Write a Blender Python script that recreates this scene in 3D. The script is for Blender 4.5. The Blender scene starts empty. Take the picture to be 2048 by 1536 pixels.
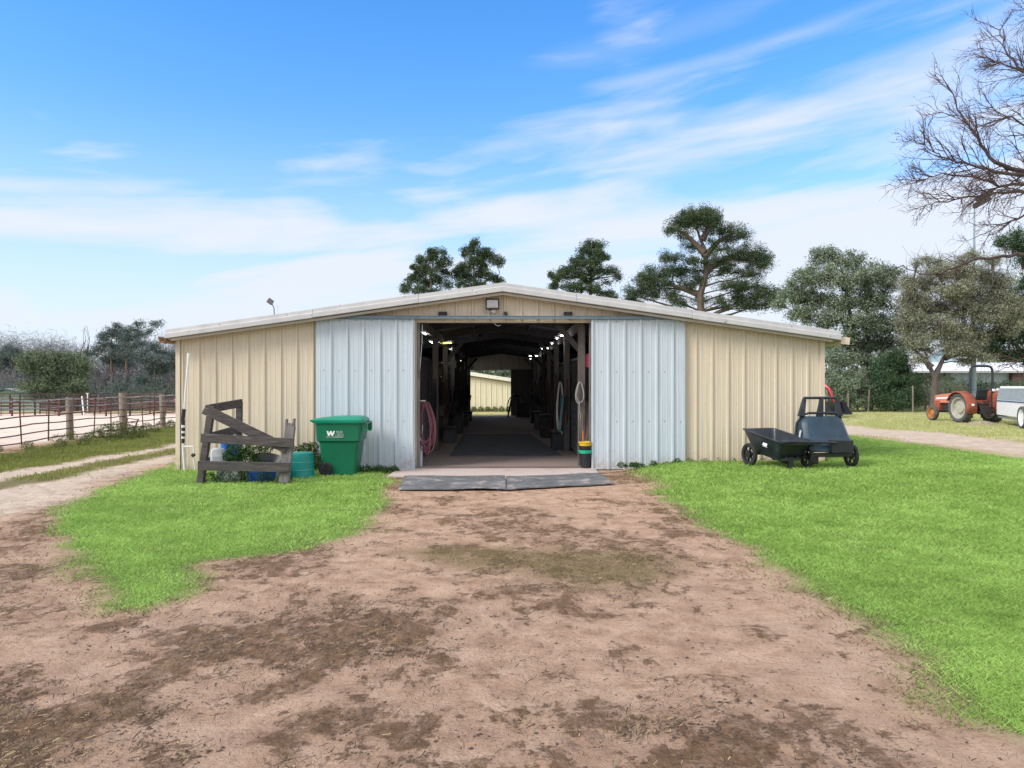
import bpy, bmesh, math, random
import numpy as np
from mathutils import Vector, Matrix, Euler
R = math.radians
random.seed(11)
RNG = np.random.default_rng(5)
S = bpy.context.scene
COL = S.collection

# ------------------------------------------------------------------ camera
F = 1480.0                      # focal length in photograph pixels (2048 wide)
CZ = 1.70
cam = bpy.data.cameras.new("camera")
cam.sensor_width = 36.0
cam.lens = 36.0 * F / 2048.0
cam.clip_start = 0.05
cam.clip_end = 2000
camo = bpy.data.objects.new("camera", cam)
camo.location = (0, 0, CZ)
camo.rotation_euler = (R(90), 0, 0)
COL.objects.link(camo)
S.camera = camo

# ------------------------------------------------------------------ sun and sky
SUN_EL, SUN_AZ = R(40), R(-78)      # azimuth from +Y towards +X (negative = left)
sun = bpy.data.lights.new("sun", 'SUN')
sun.energy = 2.0
sun.angle = R(22)
sun.color = (1.0, 0.95, 0.87)
suno = bpy.data.objects.new("sun", sun)
sd = Vector((math.sin(SUN_AZ) * math.cos(SUN_EL), math.cos(SUN_AZ) * math.cos(SUN_EL), math.sin(SUN_EL)))
sd = Vector((sd.x, -abs(sd.y) - 0.30, sd.z)).normalized()
suno.rotation_euler = sd.to_track_quat('Z', 'Y').to_euler()
COL.objects.link(suno)
S.view_settings.view_transform = 'Standard'
S.view_settings.look = 'None'
S.view_settings.gamma = 1
S.view_settings.exposure = 0.72
try: S.cycles.max_bounces = 8; S.cycles.transparent_max_bounces = 6
except Exception: pass


class NT:
    """small helper to write node trees"""
    def __init__(s, tree): s.t = tree; s.n = tree.nodes; s.l = tree.links
    def new(s, typ, **kw):
        n = s.n.new(typ)
        for k, v in kw.items(): setattr(n, k, v)
        return n
    def put(s, sock, v):
        if hasattr(v, 'is_output') or isinstance(v, bpy.types.NodeSocket): s.l.new(v, sock)
        else: sock.default_value = v
    def math(s, op, a, b=0.0, c=None, clamp=False):
        n = s.new('ShaderNodeMath', operation=op); n.use_clamp = clamp
        s.put(n.inputs[0], a); s.put(n.inputs[1], b)
        if c is not None: s.put(n.inputs[2], c)
        return n.outputs[0]
    def mix(s, f, a, b, mode='MIX'):
        n = s.new('ShaderNodeMix', data_type='RGBA', blend_type=mode)
        s.put(n.inputs[0], f); s.put(n.inputs[6], a if not isinstance(a, tuple) else a4(a)); s.put(n.inputs[7], b if not isinstance(b, tuple) else a4(b))
        return n.outputs[2]
    def ss(s, v, lo, hi):
        n = s.new('ShaderNodeMapRange', interpolation_type='SMOOTHSTEP')
        s.put(n.inputs[0], v); s.put(n.inputs[1], lo); s.put(n.inputs[2], hi)
        return n.outputs[0]
    def noise(s, vec, scale, detail=4, rough=0.55, dist=0.0, out=0):
        n = s.new('ShaderNodeTexNoise')
        s.l.new(vec, n.inputs['Vector']); n.inputs['Scale'].default_value = scale
        n.inputs['Detail'].default_value = detail; n.inputs['Roughness'].default_value = rough
        n.inputs['Distortion'].default_value = dist
        return n.outputs[out]
    def mapv(s, vec, loc=(0, 0, 0), rot=(0, 0, 0), scale=(1, 1, 1)):
        n = s.new('ShaderNodeMapping'); s.l.new(vec, n.inputs[0])
        n.inputs[1].default_value = loc; n.inputs[2].default_value = rot; n.inputs[3].default_value = scale
        return n.outputs[0]
    def comb(s, x, y, z=0.0):
        n = s.new('ShaderNodeCombineXYZ'); s.put(n.inputs[0], x); s.put(n.inputs[1], y); s.put(n.inputs[2], z)
        return n.outputs[0]
    def ramp(s, fac, stops):
        n = s.new('ShaderNodeValToRGB'); e = n.color_ramp.elements
        while len(e) < len(stops): e.new(0.5)
        for i, (p, c) in enumerate(stops):
            e[i].position = p; e[i].color = a4(c)
        s.l.new(fac, n.inputs[0]); return n.outputs[0]


def a4(c): return (c[0], c[1], c[2], 1.0)


wd = bpy.data.worlds.new("World"); S.world = wd; wd.use_nodes = True
wt = wd.node_tree; wt.nodes.clear(); W = NT(wt)
sky = W.new('ShaderNodeTexSky', sky_type='NISHITA')
sky.sun_disc = False
sky.sun_elevation = SUN_EL
sky.sun_rotation = math.atan2(sd.x, sd.y)
sky.air_density = 1.0; sky.dust_density = 0.6; sky.ozone_density = 2.0
tc = W.new('ShaderNodeTexCoord')
sx = W.new('ShaderNodeSeparateXYZ'); wt.links.new(tc.outputs['Generated'], sx.inputs[0])
az = W.math('ARCTAN2', sx.outputs[0], sx.outputs[1])
el = W.math('ARCSINE', sx.outputs[2])
hsv = W.new('ShaderNodeHueSaturation'); hsv.inputs['Hue'].default_value = 0.487
hsv.inputs['Saturation'].default_value = 1.18; hsv.inputs['Value'].default_value = 1.0
wt.links.new(sky.outputs[0], hsv.inputs['Color'])
skyc = W.mix(1.0, hsv.outputs[0], (0.61, 0.97, 1.40), 'MULTIPLY')
# thin cirrus in sheared, strongly stretched coordinates
sh = W.math('SUBTRACT', el, W.math('MULTIPLY', az, 0.11))
cv = W.comb(W.math('MULTIPLY', az, 1.5), W.math('MULTIPLY', sh, 8.0), 3.7)
n1 = W.noise(cv, 1.9, 6, 0.50, 0.5)
cv2 = W.comb(W.math('MULTIPLY', az, 3.0), W.math('MULTIPLY', sh, 22.0), 9.1)
n2 = W.noise(cv2, 1.3, 6, 0.52, 0.3)
cv3 = W.comb(W.math('MULTIPLY', az, 1.1), W.math('MULTIPLY', sh, 2.2), 1.3)
n3 = W.noise(cv3, 1.5, 3, 0.5, 0.0)
nn = W.math('ADD', W.math('MULTIPLY', n1, 0.6), W.math('ADD', W.math('MULTIPLY', n2, 0.25), W.math('MULTIPLY', n3, 0.15)))
# the bank of cloud reaches higher on the right than on the left
azc = W.math('MINIMUM', W.math('MAXIMUM', az, -1.2), 1.2)
edge = W.math('ADD', W.math('MULTIPLY', azc, 0.15), 0.31)
below = W.math('SUBTRACT', edge, el)
dens = W.math('ADD', W.math('MULTIPLY', below, 2.7), W.math('SUBTRACT', nn, 0.50))
c_bank = W.ss(W.math('ADD', dens, W.math('MULTIPLY', W.math('SUBTRACT', nn, 0.5), 1.5)), -0.20, 0.50)
# two long streaks up on the right
def streak(u0, v0, slope, wid, u_lo, u_hi, amp):
    d = W.math('SUBTRACT', el, W.math('ADD', W.math('MULTIPLY', W.math('SUBTRACT', az, u0), slope), v0))
    d = W.math('ADD', d, W.math('MULTIPLY', W.math('SUBTRACT', n1, 0.5), wid * 1.6))
    g = W.math('EXPONENT', W.math('MULTIPLY', W.math('POWER', W.math('DIVIDE', W.math('ABSOLUTE', d), wid), 2.0), -1.0))
    e = W.math('MULTIPLY', W.ss(az, u_lo, u_lo + 0.14), W.math('SUBTRACT', 1.0, W.ss(az, u_hi - 0.12, u_hi)))
    return W.math('MULTIPLY', W.math('MULTIPLY', g, e), W.math('MULTIPLY', W.ss(nn, 0.36, 0.60), amp))
st = [streak(0.30, 0.405, 0.14, 0.010, 0.0, 0.62, 0.42), streak(0.33, 0.455, 0.16, 0.018, -0.05, 0.75, 0.16),
      streak(0.42, 0.362, 0.22, 0.012, 0.28, 0.80, 0.5), streak(0.28, 0.388, 0.05, 0.006, 0.22, 0.36, 1.0),
      streak(0.10, 0.285, 0.10, 0.020, -0.25, 0.55, 0.5), streak(-0.45, 0.235, 0.10, 0.014, -0.75, -0.1, 0.8),
      streak(0.40, 0.325, 0.12, 0.013, 0.08, 0.8, 0.5)]
over = W.math('MAXIMUM', W.ss(el, 0.55, 0.85), W.ss(W.math('ABSOLUTE', az), 0.85, 1.5))  # unseen cloud overhead and behind, added to whiten and lift the light
tot = c_bank
for q in st: tot = W.math('MAXIMUM', tot, q)
hz = W.math('SUBTRACT', 1.0, W.ss(el, -0.04, 0.36))
tot = W.math('MAXIMUM', W.math('MULTIPLY', tot, 0.94), W.math('ADD', W.math('MULTIPLY', hz, 0.78), W.math('MULTIPLY', W.math('SUBTRACT', 1.0, W.ss(el, 0.0, 0.55)), 0.20)))
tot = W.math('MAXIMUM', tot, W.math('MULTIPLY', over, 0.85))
tot = W.math('MULTIPLY', tot, W.math('SUBTRACT', 1.0, 0.0))
cl = W.mix(tot, skyc, W.mix(over, (4.0, 4.2, 4.6), (5.7, 5.8, 6.1)))  # the added unseen cloud is brighter than the cloud in view
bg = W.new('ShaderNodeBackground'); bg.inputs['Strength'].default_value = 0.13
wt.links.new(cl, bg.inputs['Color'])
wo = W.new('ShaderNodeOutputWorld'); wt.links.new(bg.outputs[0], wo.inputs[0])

# ------------------------------------------------------------------ helpers
def smooth01(t): t = np.clip(t, 0, 1); return t * t * (3 - 2 * t)

_perm = np.random.default_rng(77).random((256, 256))
def vnoise(x, y):
    xi = np.floor(x).astype(int); yi = np.floor(y).astype(int)
    fx = x - xi; fy = y - yi
    fx = fx * fx * (3 - 2 * fx); fy = fy * fy * (3 - 2 * fy)
    a = _perm[xi & 255, yi & 255]; b = _perm[(xi + 1) & 255, yi & 255]
    c = _perm[xi & 255, (yi + 1) & 255]; d = _perm[(xi + 1) & 255, (yi + 1) & 255]
    return (a * (1 - fx) + b * fx) * (1 - fy) + (c * (1 - fx) + d * fx) * fy
def fbm(x, y, o=4):
    s = 0; a = 0.5; n = 0
    for i in range(o):
        s = s + a * vnoise(x * 2 ** i + i * 17.3, y * 2 ** i + i * 9.1); n += a; a *= 0.55
    return s / n

def ground_h(x, y):
    """height of the ground (metres), without the fine relief"""
    x = np.asarray(x, float); y = np.asarray(y, float)
    h = 0.17 * smooth01((x - 1.9) / 1.6) * smooth01((y - 9.5) / 4.2) * (1 - smooth01((y - 21) / 8))
    left = smooth01((-x - 13.5) / 8)
    h = h - left * (0.75 * smooth01((y - 26) / 34) + 0.9 * smooth01((y - 60) / 40))
    return h
def gh(x, y): return float(ground_h(x, y))

def at(px, Y, z=None, py=None):
    """a point at depth Y seen at column px (and row py)"""
    X = (px - 1024) / F * Y
    if py is not None: z = CZ - (py - 768) / F * Y
    if z is None: z = gh(X, Y)
    return Vector((X, Y, z))
def onground(px, py):
    z = 0.0
    for _ in range(20):
        Y = (CZ - z) * F / (py - 768.0); X = (px - 1024) / F * Y; z = gh(X, Y)
    return Vector((X, Y, z))


MATS = {}
def mat(name, col, rough=0.7, metal=0.0, var=0.12, vscale=6.0, bump=0.0, bscale=40.0, dirt=None, dscale=2.5, dthr=(0.55, 0.7),
        stretch=(1, 1, 1), emit=None, spec=0.5, coat=0.0):
    """procedural material: mottled base colour, optional blotches of dirt, optional bump"""
    if name in MATS: return MATS[name]
    m = bpy.data.materials.new(name); m.use_nodes = True
    t = m.node_tree; t.nodes.clear(); N = NT(t)
    out = N.new('ShaderNodeOutputMaterial'); b = N.new('ShaderNodeBsdfPrincipled')
    t.links.new(b.outputs[0], out.inputs[0])
    tcn = N.new('ShaderNodeTexCoord'); v = N.mapv(tcn.outputs['Object'], scale=stretch)
    n = N.noise(v, vscale, 5, 0.6)
    lo = tuple(c * (1 - var) for c in col); hi = tuple(min(1, c * (1 + var)) for c in col)
    c = N.ramp(n, [(0.3, lo), (0.7, hi)])
    if dirt:
        d = N.noise(v, dscale, 7, 0.68, 0.3)
        c = N.mix(N.ss(d, dthr[0], dthr[1]), c, dirt)
    t.links.new(c, b.inputs['Base Color'])
    b.inputs['Roughness'].default_value = rough; b.inputs['Metallic'].default_value = metal
    b.inputs['Specular IOR Level'].default_value = spec; b.inputs['Coat Weight'].default_value = coat
    if bump:
        bn = N.new('ShaderNodeBump'); bn.inputs['Strength'].default_value = bump; bn.inputs['Distance'].default_value = 0.01
        t.links.new(N.noise(v, bscale, 4, 0.6), bn.inputs['Height']); t.links.new(bn.outputs[0], b.inputs['Normal'])
    if emit:
        b.inputs['Emission Color'].default_value = a4(emit[0]); b.inputs['Emission Strength'].default_value = emit[1]
    MATS[name] = m; return m


def leaf_mat(name, dark, light, transl=0.25, rough=0.6):
    if name in MATS: return MATS[name]
    m = bpy.data.materials.new(name); m.use_nodes = True
    t = m.node_tree; t.nodes.clear(); N = NT(t)
    at_ = N.new('ShaderNodeAttribute'); at_.attribute_name = 'rnd'
    c = N.ramp(at_.outputs['Fac'], [(0.0, dark), (1.0, light)])
    b = N.new('ShaderNodeBsdfPrincipled'); t.links.new(c, b.inputs['Base Color']); b.inputs['Roughness'].default_value = rough
    b.inputs['Specular IOR Level'].default_value = 0.25
    tr = N.new('ShaderNodeBsdfTranslucent'); t.links.new(c, tr.inputs['Color'])
    mx = N.new('ShaderNodeMixShader'); mx.inputs[0].default_value = transl
    t.links.new(b.outputs[0], mx.inputs[1]); t.links.new(tr.outputs[0], mx.inputs[2])
    out = N.new('ShaderNodeOutputMaterial'); t.links.new(mx.outputs[0], out.inputs[0])
    MATS[name] = m; return m


class MB:
    """collects primitives and links them as ONE mesh object"""
    def __init__(s): s.v = []; s.f = []
    def add(s, vs, fs):
        o = len(s.v); s.v += [tuple(p) for p in vs]; s.f += [tuple(i + o for i in f) for f in fs]
    def box(s, c, size, rot=None, taper=1.0):
        hx, hy, hz = size[0] / 2, size[1] / 2, size[2] / 2
        vs = [Vector((x * hx * (taper if z > 0 else 1), y * hy * (taper if z > 0 else 1), z * hz)) for z in (-1, 1) for y in (-1, 1) for x in (-1, 1)]
        if rot is not None:
            M = rot if isinstance(rot, Matrix) else Euler(rot).to_matrix()
            vs = [M @ p for p in vs]
        c = Vector(c); vs = [p + c for p in vs]
        s.add(vs, [(0, 2, 3, 1), (4, 5, 7, 6), (0, 1, 5, 4), (2, 6, 7, 3), (0, 4, 6, 2), (1, 3, 7, 5)]); return s
    def bar(s, a, b, w, h, up=(0, 0, 1)):
        """a board from a to b; w across, h along 'up'"""
        a = Vector(a); b = Vector(b); d = b - a; L = d.length; d.normalize(); u = Vector(up)
        side = d.cross(u)
        if side.length < 1e-4: side = d.cross(Vector((0, 1, 0)))
        side.normalize(); u = side.cross(d)
        M = Matrix((d, side, u)).transposed()
        return s.box((a + b) / 2, (L, w, h), M)
    def tube(s, pts, r, n=8, caps=True):
        pts = [Vector(p) for p in pts]; rs = r if isinstance(r, (list, tuple)) else [r] * len(pts)
        base = len(s.v); prev = None
        for i, p in enumerate(pts):
            d = (pts[min(i + 1, len(pts) - 1)] - pts[max(i - 1, 0)])
            if d.length < 1e-9: d = Vector((0, 0, 1))
            d.normalize()
            if prev is None:
                u = d.cross(Vector((0, 0, 1)));
                if u.length < 0.05: u = d.cross(Vector((1, 0, 0)))
            else: u = prev - d * prev.dot(d)
            u.normalize(); prev = u; w = d.cross(u)
            for k in range(n):
                a = 2 * math.pi * k / n
                s.v.append(tuple(p + (u * math.cos(a) + w * math.sin(a)) * rs[i]))
        for i in range(len(pts) - 1):
            for k in range(n):
                k2 = (k + 1) % n
                s.f.append((base + i * n + k, base + i * n + k2, base + (i + 1) * n + k2, base + (i + 1) * n + k))
        if caps:
            s.f.append(tuple(base + k for k in range(n))[::-1]); s.f.append(tuple(base + (len(pts) - 1) * n + k for k in range(n)))
        return s
    def lathe(s, prof, c=(0, 0, 0), axis='Z', n=24, sx=1.0):
        """prof: list of (radius, height)"""
        base = len(s.v); c = Vector(c)
        for (r, h) in prof:
            for k in range(n):
                a = 2 * math.pi * k / n; x, y = r * math.cos(a) * sx, r * math.sin(a)
                p = {'Z': Vector((x, y, h)), 'X': Vector((h, x, y)), 'Y': Vector((x, h, y))}[axis]
                s.v.append(tuple(p + c))
        for i in range(len(prof) - 1):
            for k in range(n):
                k2 = (k + 1) % n
                s.f.append((base + i * n + k, base + i * n + k2, base + (i + 1) * n + k2, base + (i + 1) * n + k))
        return s
    def prism(s, poly, y0, y1, plane='XZ'):
        n = len(poly)
        def P(a, b, d): return {'XZ': (a, d, b), 'XY': (a, b, d), 'YZ': (d, a, b)}[plane]
        vs = [P(a, b, y0) for a, b in poly] + [P(a, b, y1) for a, b in poly]
        fs = [tuple(range(n))[::-1], tuple(range(n, 2 * n))] + [(i, (i + 1) % n, (i + 1) % n + n, i + n) for i in range(n)]
        s.add(vs, fs); return s
    def build(s, name, m, parent=None, smooth=False, bevel=0.0, loc=None, solid=0.0):
        me = bpy.data.meshes.new(name); me.from_pydata(s.v, [], s.f)
        bm = bmesh.new(); bm.from_mesh(me); bmesh.ops.recalc_face_normals(bm, faces=bm.faces); bm.to_mesh(me); bm.free()
        if smooth:
            me.polygons.foreach_set('use_smooth', [True] * len(me.polygons))
            try: me.set_sharp_from_angle(angle=R(40))
            except Exception: pass
        me.materials.append(m)
        o = bpy.data.objects.new(name, me); COL.objects.link(o)
        if parent is not None: o.parent = parent
        if loc is not None: o.location = loc
        if solid:
            md = o.modifiers.new('solid', 'SOLIDIFY'); md.thickness = solid; md.offset = 0
        if bevel:
            md = o.modifiers.new('bevel', 'BEVEL'); md.width = bevel; md.segments = 2; md.limit_method = 'ANGLE'
        return o

def tag(o, label=None, cat=None, group=None, kind=None):
    if label: o['label'] = label
    if cat: o['category'] = cat
    if group: o['group'] = group
    if kind: o['kind'] = kind
    return o
def empty(name, loc, rz=0, label=None, cat=None, group=None):
    o = bpy.data.objects.new(name, None); COL.objects.link(o); o.empty_display_size = 0.1
    o.location = loc; o.rotation_euler = (0, 0, rz); return tag(o, label, cat, group)

def npmesh(name, V, faces_n, Fi, m, parent=None, rnd=None, smooth=False):
    """fast mesh: V (n,3); Fi flat loop index array, faces of equal size faces_n; rnd one value per vertex"""
    me = bpy.data.meshes.new(name); nf = len(Fi) // faces_n
    me.vertices.add(len(V)); me.vertices.foreach_set('co', np.ascontiguousarray(V, dtype=np.float32).ravel())
    me.loops.add(len(Fi)); me.loops.foreach_set('vertex_index', np.ascontiguousarray(Fi, dtype=np.int32))
    me.polygons.add(nf); me.polygons.foreach_set('loop_start', np.arange(0, nf * faces_n, faces_n, dtype=np.int32))
    try: me.polygons.foreach_set('loop_total', np.full(nf, faces_n, dtype=np.int32))
    except Exception: pass
    if smooth: me.polygons.foreach_set('use_smooth', np.ones(nf, dtype=bool))
    if rnd is not None:
        a = me.attributes.new('rnd', 'FLOAT', 'POINT'); a.data.foreach_set('value', np.ascontiguousarray(rnd, dtype=np.float32))
    me.update(calc_edges=True); me.validate()
    me.materials.append(m)
    o = bpy.data.objects.new(name, me); COL.objects.link(o)
    if parent is not None: o.parent = parent
    return o

def leaves(name, C, size, m, parent=None, aspect=0.6, droop=0.0, rnd=None):
    """C (n,3) centres -> one small folded leaf quad each"""
    n = len(C)
    a = RNG.normal(size=(n, 3)); a[:, 2] -= droop; a /= np.linalg.norm(a, axis=1)[:, None]
    b = RNG.normal(size=(n, 3)); b -= a * (a * b).sum(1)[:, None]; b /= np.linalg.norm(b, axis=1)[:, None]
    s = (size * RNG.uniform(0.6, 1.35, n))[:, None]
    A = a * s; B = b * s * aspect
    V = np.stack([C - A, C + B * .5, C + A, C - B * .5], 1).reshape(-1, 3)
    Fi = np.arange(n * 4)
    if rnd is None: rnd = RNG.random(n)
    return npmesh(name, V, 4, Fi, m, parent, np.repeat(rnd, 4))

# ------------------------------------------------------------------ materials
M = {}
def ribbed_paint(name, col, stain, seed, rows=False):
    m = bpy.data.materials.new(name); m.use_nodes = True; t = m.node_tree; t.nodes.clear(); N = NT(t)
    out = N.new('ShaderNodeOutputMaterial'); b = N.new('ShaderNodeBsdfPrincipled'); t.links.new(b.outputs[0], out.inputs[0])
    tcn = N.new('ShaderNodeTexCoord'); v = tcn.outputs['Object']
    streaks = N.noise(N.mapv(v, loc=(seed, 0, 0), scale=(9, 9, 0.35)), 3.0, 6, 0.65)
    blot = N.noise(N.mapv(v, loc=(0, seed, 0), scale=(1, 1, 0.7)), 1.3, 5, 0.6)
    c = N.ramp(streaks, [(0.28, tuple(k * 0.86 for k in col)), (0.5, col), (0.75, tuple(min(1, k * 1.07) for k in col))])
    c = N.mix(N.math('MULTIPLY', N.ss(blot, 0.5, 0.75), 0.35), c, tuple(k * 0.85 for k in col))
    # splash dirt near the ground and runs of rust
    sz = N.new('ShaderNodeSeparateXYZ'); t.links.new(v, sz.inputs[0])
    low = N.math('SUBTRACT', 1.0, N.ss(sz.outputs[2], 0.0, 0.42))
    spl = N.math('MULTIPLY', low, N.ss(N.noise(v, 9.0, 6, 0.7), 0.35, 0.65))
    c = N.mix(N.math('MULTIPLY', spl, 0.7), c, stain)
    sp = N.noise(N.mapv(v, loc=(3, seed, 1), scale=(1, 1, .45)), 26.0, 3, 0.5)
    c = N.mix(N.math('MULTIPLY', N.ss(sp, 0.71, 0.76), 0.55), c, (0.12, 0.09, 0.07))
    if rows:
        fx = N.math('MULTIPLY', N.math('SUBTRACT', N.math('FRACT', N.math('DIVIDE', sz.outputs[0], 0.322)), 0.62), 0.322)
        zz = N.math('MINIMUM', N.math('ABSOLUTE', N.math('SUBTRACT', sz.outputs[2], 1.31)), N.math('ABSOLUTE', N.math('SUBTRACT', sz.outputs[2], 0.40)))
        zz = N.math('MINIMUM', zz, N.math('ABSOLUTE', N.math('SUBTRACT', sz.outputs[2], 2.2)))
        dd_ = N.math('SQRT', N.math('ADD', N.math('MULTIPLY', fx, fx), N.math('MULTIPLY', zz, zz)))
        c = N.mix(N.math('MULTIPLY', N.math('SUBTRACT', 1.0, N.ss(dd_, 0.004, 0.010)), 0.75), c, (0.16, 0.13, 0.10))
    t.links.new(c, b.inputs['Base Color']); b.inputs['Roughness'].default_value = 0.48
    b.inputs['Specular IOR Level'].default_value = 0.4
    bn = N.new('ShaderNodeBump'); bn.inputs['Strength'].default_value = 0.25; bn.inputs['Distance'].default_value = 0.02
    t.links.new(N.noise(N.mapv(v, scale=(3, 3, .5)), 1.6, 3, 0.5), bn.inputs['Height']); t.links.new(bn.outputs[0], b.inputs['Normal'])
    return m
M['beige'] = ribbed_paint('beige_metal', (0.62, 0.535, 0.405), (0.30, 0.22, 0.15), 1.0, True)
M['door'] = ribbed_paint('pale_blue_metal', (0.50, 0.56, 0.605), (0.34, 0.27, 0.22), 5.0)
M['cream'] = ribbed_paint('cream_metal', (0.72, 0.66, 0.48), (0.34, 0.28, 0.18), 9.0)
M['trim'] = mat('white_trim', (0.47, 0.465, 0.46), 0.5, var=0.10, vscale=4, dirt=(0.14, 0.12, 0.11), dscale=9, dthr=(0.63, 0.69))
M['trim2'] = mat('lower_trim', (0.50, 0.45, 0.41), 0.5, var=0.08, vscale=4, dirt=(0.2, 0.13, 0.1), dscale=9, dthr=(0.66, 0.74))
M['roof'] = mat('roof_metal', (0.62, 0.63, 0.64), 0.45, metal=0.2, var=0.1, vscale=2)
M['track'] = mat('galvanised_track', (0.16, 0.22, 0.26), 0.5, metal=0.3, var=0.15, vscale=8, dirt=(0.13, 0.07, 0.05), dscale=7, dthr=(0.62, 0.72))
M['rust'] = mat('rusty_pipe', (0.12, 0.05, 0.04), 0.75, metal=0.2, var=0.35, vscale=9, dirt=(0.30, 0.28, 0.28), dscale=3, dthr=(0.55, 0.7))
M['redrust'] = mat('red_rust_pipe', (0.13, 0.04, 0.038), 0.8, var=0.3, vscale=9)
M['postwood'] = mat('weathered_post', (0.22, 0.18, 0.14), 0.9, var=0.3, vscale=3, stretch=(6, 6, 0.8), bump=0.6, bscale=10, dirt=(0.08, 0.06, 0.05), dscale=1.5)
M['greywood'] = mat('grey_plank', (0.075, 0.062, 0.060), 0.92, var=0.45, vscale=3.2, stretch=(1.2, 7, 9), bump=0.8, bscale=9, dirt=(0.20, 0.18, 0.175), dscale=1.8, dthr=(0.58, 0.72))
M['greywoodv'] = mat('grey_post', (0.17, 0.15, 0.145), 0.92, var=0.4, vscale=3, stretch=(9, 9, 1.0), bump=0.8, bscale=9, dirt=(0.36, 0.35, 0.36), dscale=1.6, dthr=(0.56, 0.7))
M['inwood'] = mat('barn_timber', (0.12, 0.10, 0.09), 0.9, var=0.3, vscale=3, stretch=(5, 5, 1), bump=0.5, bscale=12)
M['darkwood'] = mat('stall_board', (0.10, 0.10, 0.105), 0.9, var=0.3, vscale=3, stretch=(5, 5, 1))
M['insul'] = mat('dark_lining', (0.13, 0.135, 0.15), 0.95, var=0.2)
M['concrete'] = mat('aggregate_floor', (0.28, 0.215, 0.19), 0.9, var=0.35, vscale=90, bump=0.5, bscale=120, dirt=(0.17, 0.13, 0.11), dscale=1.2, dthr=(0.5, 0.8))
M['rubber'] = mat('rubber_mat', (0.125, 0.128, 0.132), 0.8, var=0.35, vscale=4, dirt=(0.36, 0.30, 0.28), dscale=3.2, dthr=(0.50, 0.68), bump=0.4, bscale=30)
M['blackrubber'] = mat('tyre_rubber', (0.022, 0.022, 0.024), 0.8, var=0.3, vscale=10, dirt=(0.14, 0.13, 0.12), dscale=5, dthr=(0.62, 0.8))
M['oldtyre'] = mat('dusty_tyre', (0.085, 0.085, 0.085), 0.9, var=0.25, vscale=10, dirt=(0.2, 0.19, 0.18), dscale=5, dthr=(0.55, 0.75))
M['black'] = mat('black_plastic', (0.014, 0.016, 0.02), 0.42, var=0.3, vscale=5, dirt=(0.10, 0.11, 0.12), dscale=3, dthr=(0.62, 0.85))
M['cart'] = mat('cart_plastic', (0.018, 0.024, 0.034), 0.34, var=0.35, vscale=4, dirt=(0.05, 0.07, 0.09), dscale=4, dthr=(0.5, 0.8))
M['cartblue'] = mat('cart_underside', (0.012, 0.034, 0.055), 0.35, var=0.4, vscale=5, dirt=(0.02, 0.03, 0.04), dscale=6, dthr=(0.5, 0.7))
M['green'] = mat('bin_green', (0.004, 0.14, 0.07), 0.42, var=0.12, vscale=3, dirt=(0.04, 0.10, 0.06), dscale=2.6, dthr=(0.58, 0.8))
M['greenlid'] = mat('lid_green', (0.004, 0.24, 0.14), 0.40, var=0.1, vscale=3)
M['white'] = mat('white_paint', (0.80, 0.80, 0.80), 0.5, var=0.05)
M['teal'] = mat('teal_plastic', (0.0, 0.22, 0.19), 0.42, var=0.12, vscale=4, dirt=(0.05, 0.2, 0.18), dscale=3)
M['tealpale'] = mat('teal_line', (0.15, 0.42, 0.38), 0.5)
M['blue'] = mat('blue_plastic', (0.012, 0.14, 0.50), 0.4, var=0.15, vscale=4, dirt=(0.03, 0.06, 0.12), dscale=4, dthr=(0.58, 0.7))
M['navy'] = mat('navy_plastic', (0.008, 0.06, 0.28), 0.4, var=0.2, vscale=4, dirt=(0.03, 0.05, 0.1), dscale=4, dthr=(0.58, 0.7))
M['whitepl'] = mat('white_plastic', (0.62, 0.64, 0.68), 0.5, var=0.08, dirt=(0.35, 0.33, 0.30), dscale=4)
M['block'] = mat('pale_block', (0.45, 0.46, 0.47), 0.9, var=0.25, vscale=14, dirt=(0.09, 0.11, 0.07), dscale=9, dthr=(0.5, 0.62), bump=0.5)
M['pvc'] = mat('pvc_pipe', (0.72, 0.74, 0.72), 0.4, var=0.06)
M['pinkhose'] = mat('pink_hose', (0.16, 0.05, 0.068), 0.6, var=0.2)
M['rope'] = mat('pale_rope', (0.26, 0.26, 0.25), 0.9, var=0.2, vscale=40)
M['yellow'] = mat('yellow_plastic', (0.68, 0.45, 0.02), 0.45)
M['mint'] = mat('mint_plastic', (0.01, 0.48, 0.27), 0.45)
M['pink'] = mat('pink_sign', (0.48, 0.05, 0.09), 0.6)
M['orange'] = mat('tractor_orange', (0.36, 0.085, 0.04), 0.65, var=0.25, vscale=6, dirt=(0.16, 0.075, 0.05), dscale=4, dthr=(0.50, 0.68))
M['orangefade'] = mat('faded_hood', (0.58, 0.20, 0.12), 0.55, var=0.15, vscale=5, dirt=(0.45, 0.10, 0.04), dscale=4)
M['redt'] = mat('tractor_red', (0.38, 0.012, 0.028), 0.35, var=0.1)
M['dark'] = mat('dark_iron', (0.03, 0.027, 0.025), 0.7, var=0.4, vscale=9, dirt=(0.09, 0.05, 0.03), dscale=5)
M['navyframe'] = mat('rollbar_steel', (0.018, 0.022, 0.035), 0.5, var=0.3)
M['rim'] = mat('cream_rim', (0.40, 0.38, 0.32), 0.7, var=0.2, dirt=(0.22, 0.18, 0.12), dscale=6)
M['rimrust'] = mat('rusty_rim', (0.40, 0.16, 0.05), 0.7, var=0.3, dirt=(0.16, 0.07, 0.03), dscale=7)
M['panelgrey'] = mat('pale_shield', (0.27, 0.31, 0.33), 0.6, var=0.1)
M['bluerim'] = mat('blue_rail', (0.05, 0.09, 0.22), 0.5)
M['bluewall'] = mat('pale_blue_siding', (0.40, 0.47, 0.52), 0.7, var=0.1, vscale=2, stretch=(14, 14, .4))
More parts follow.
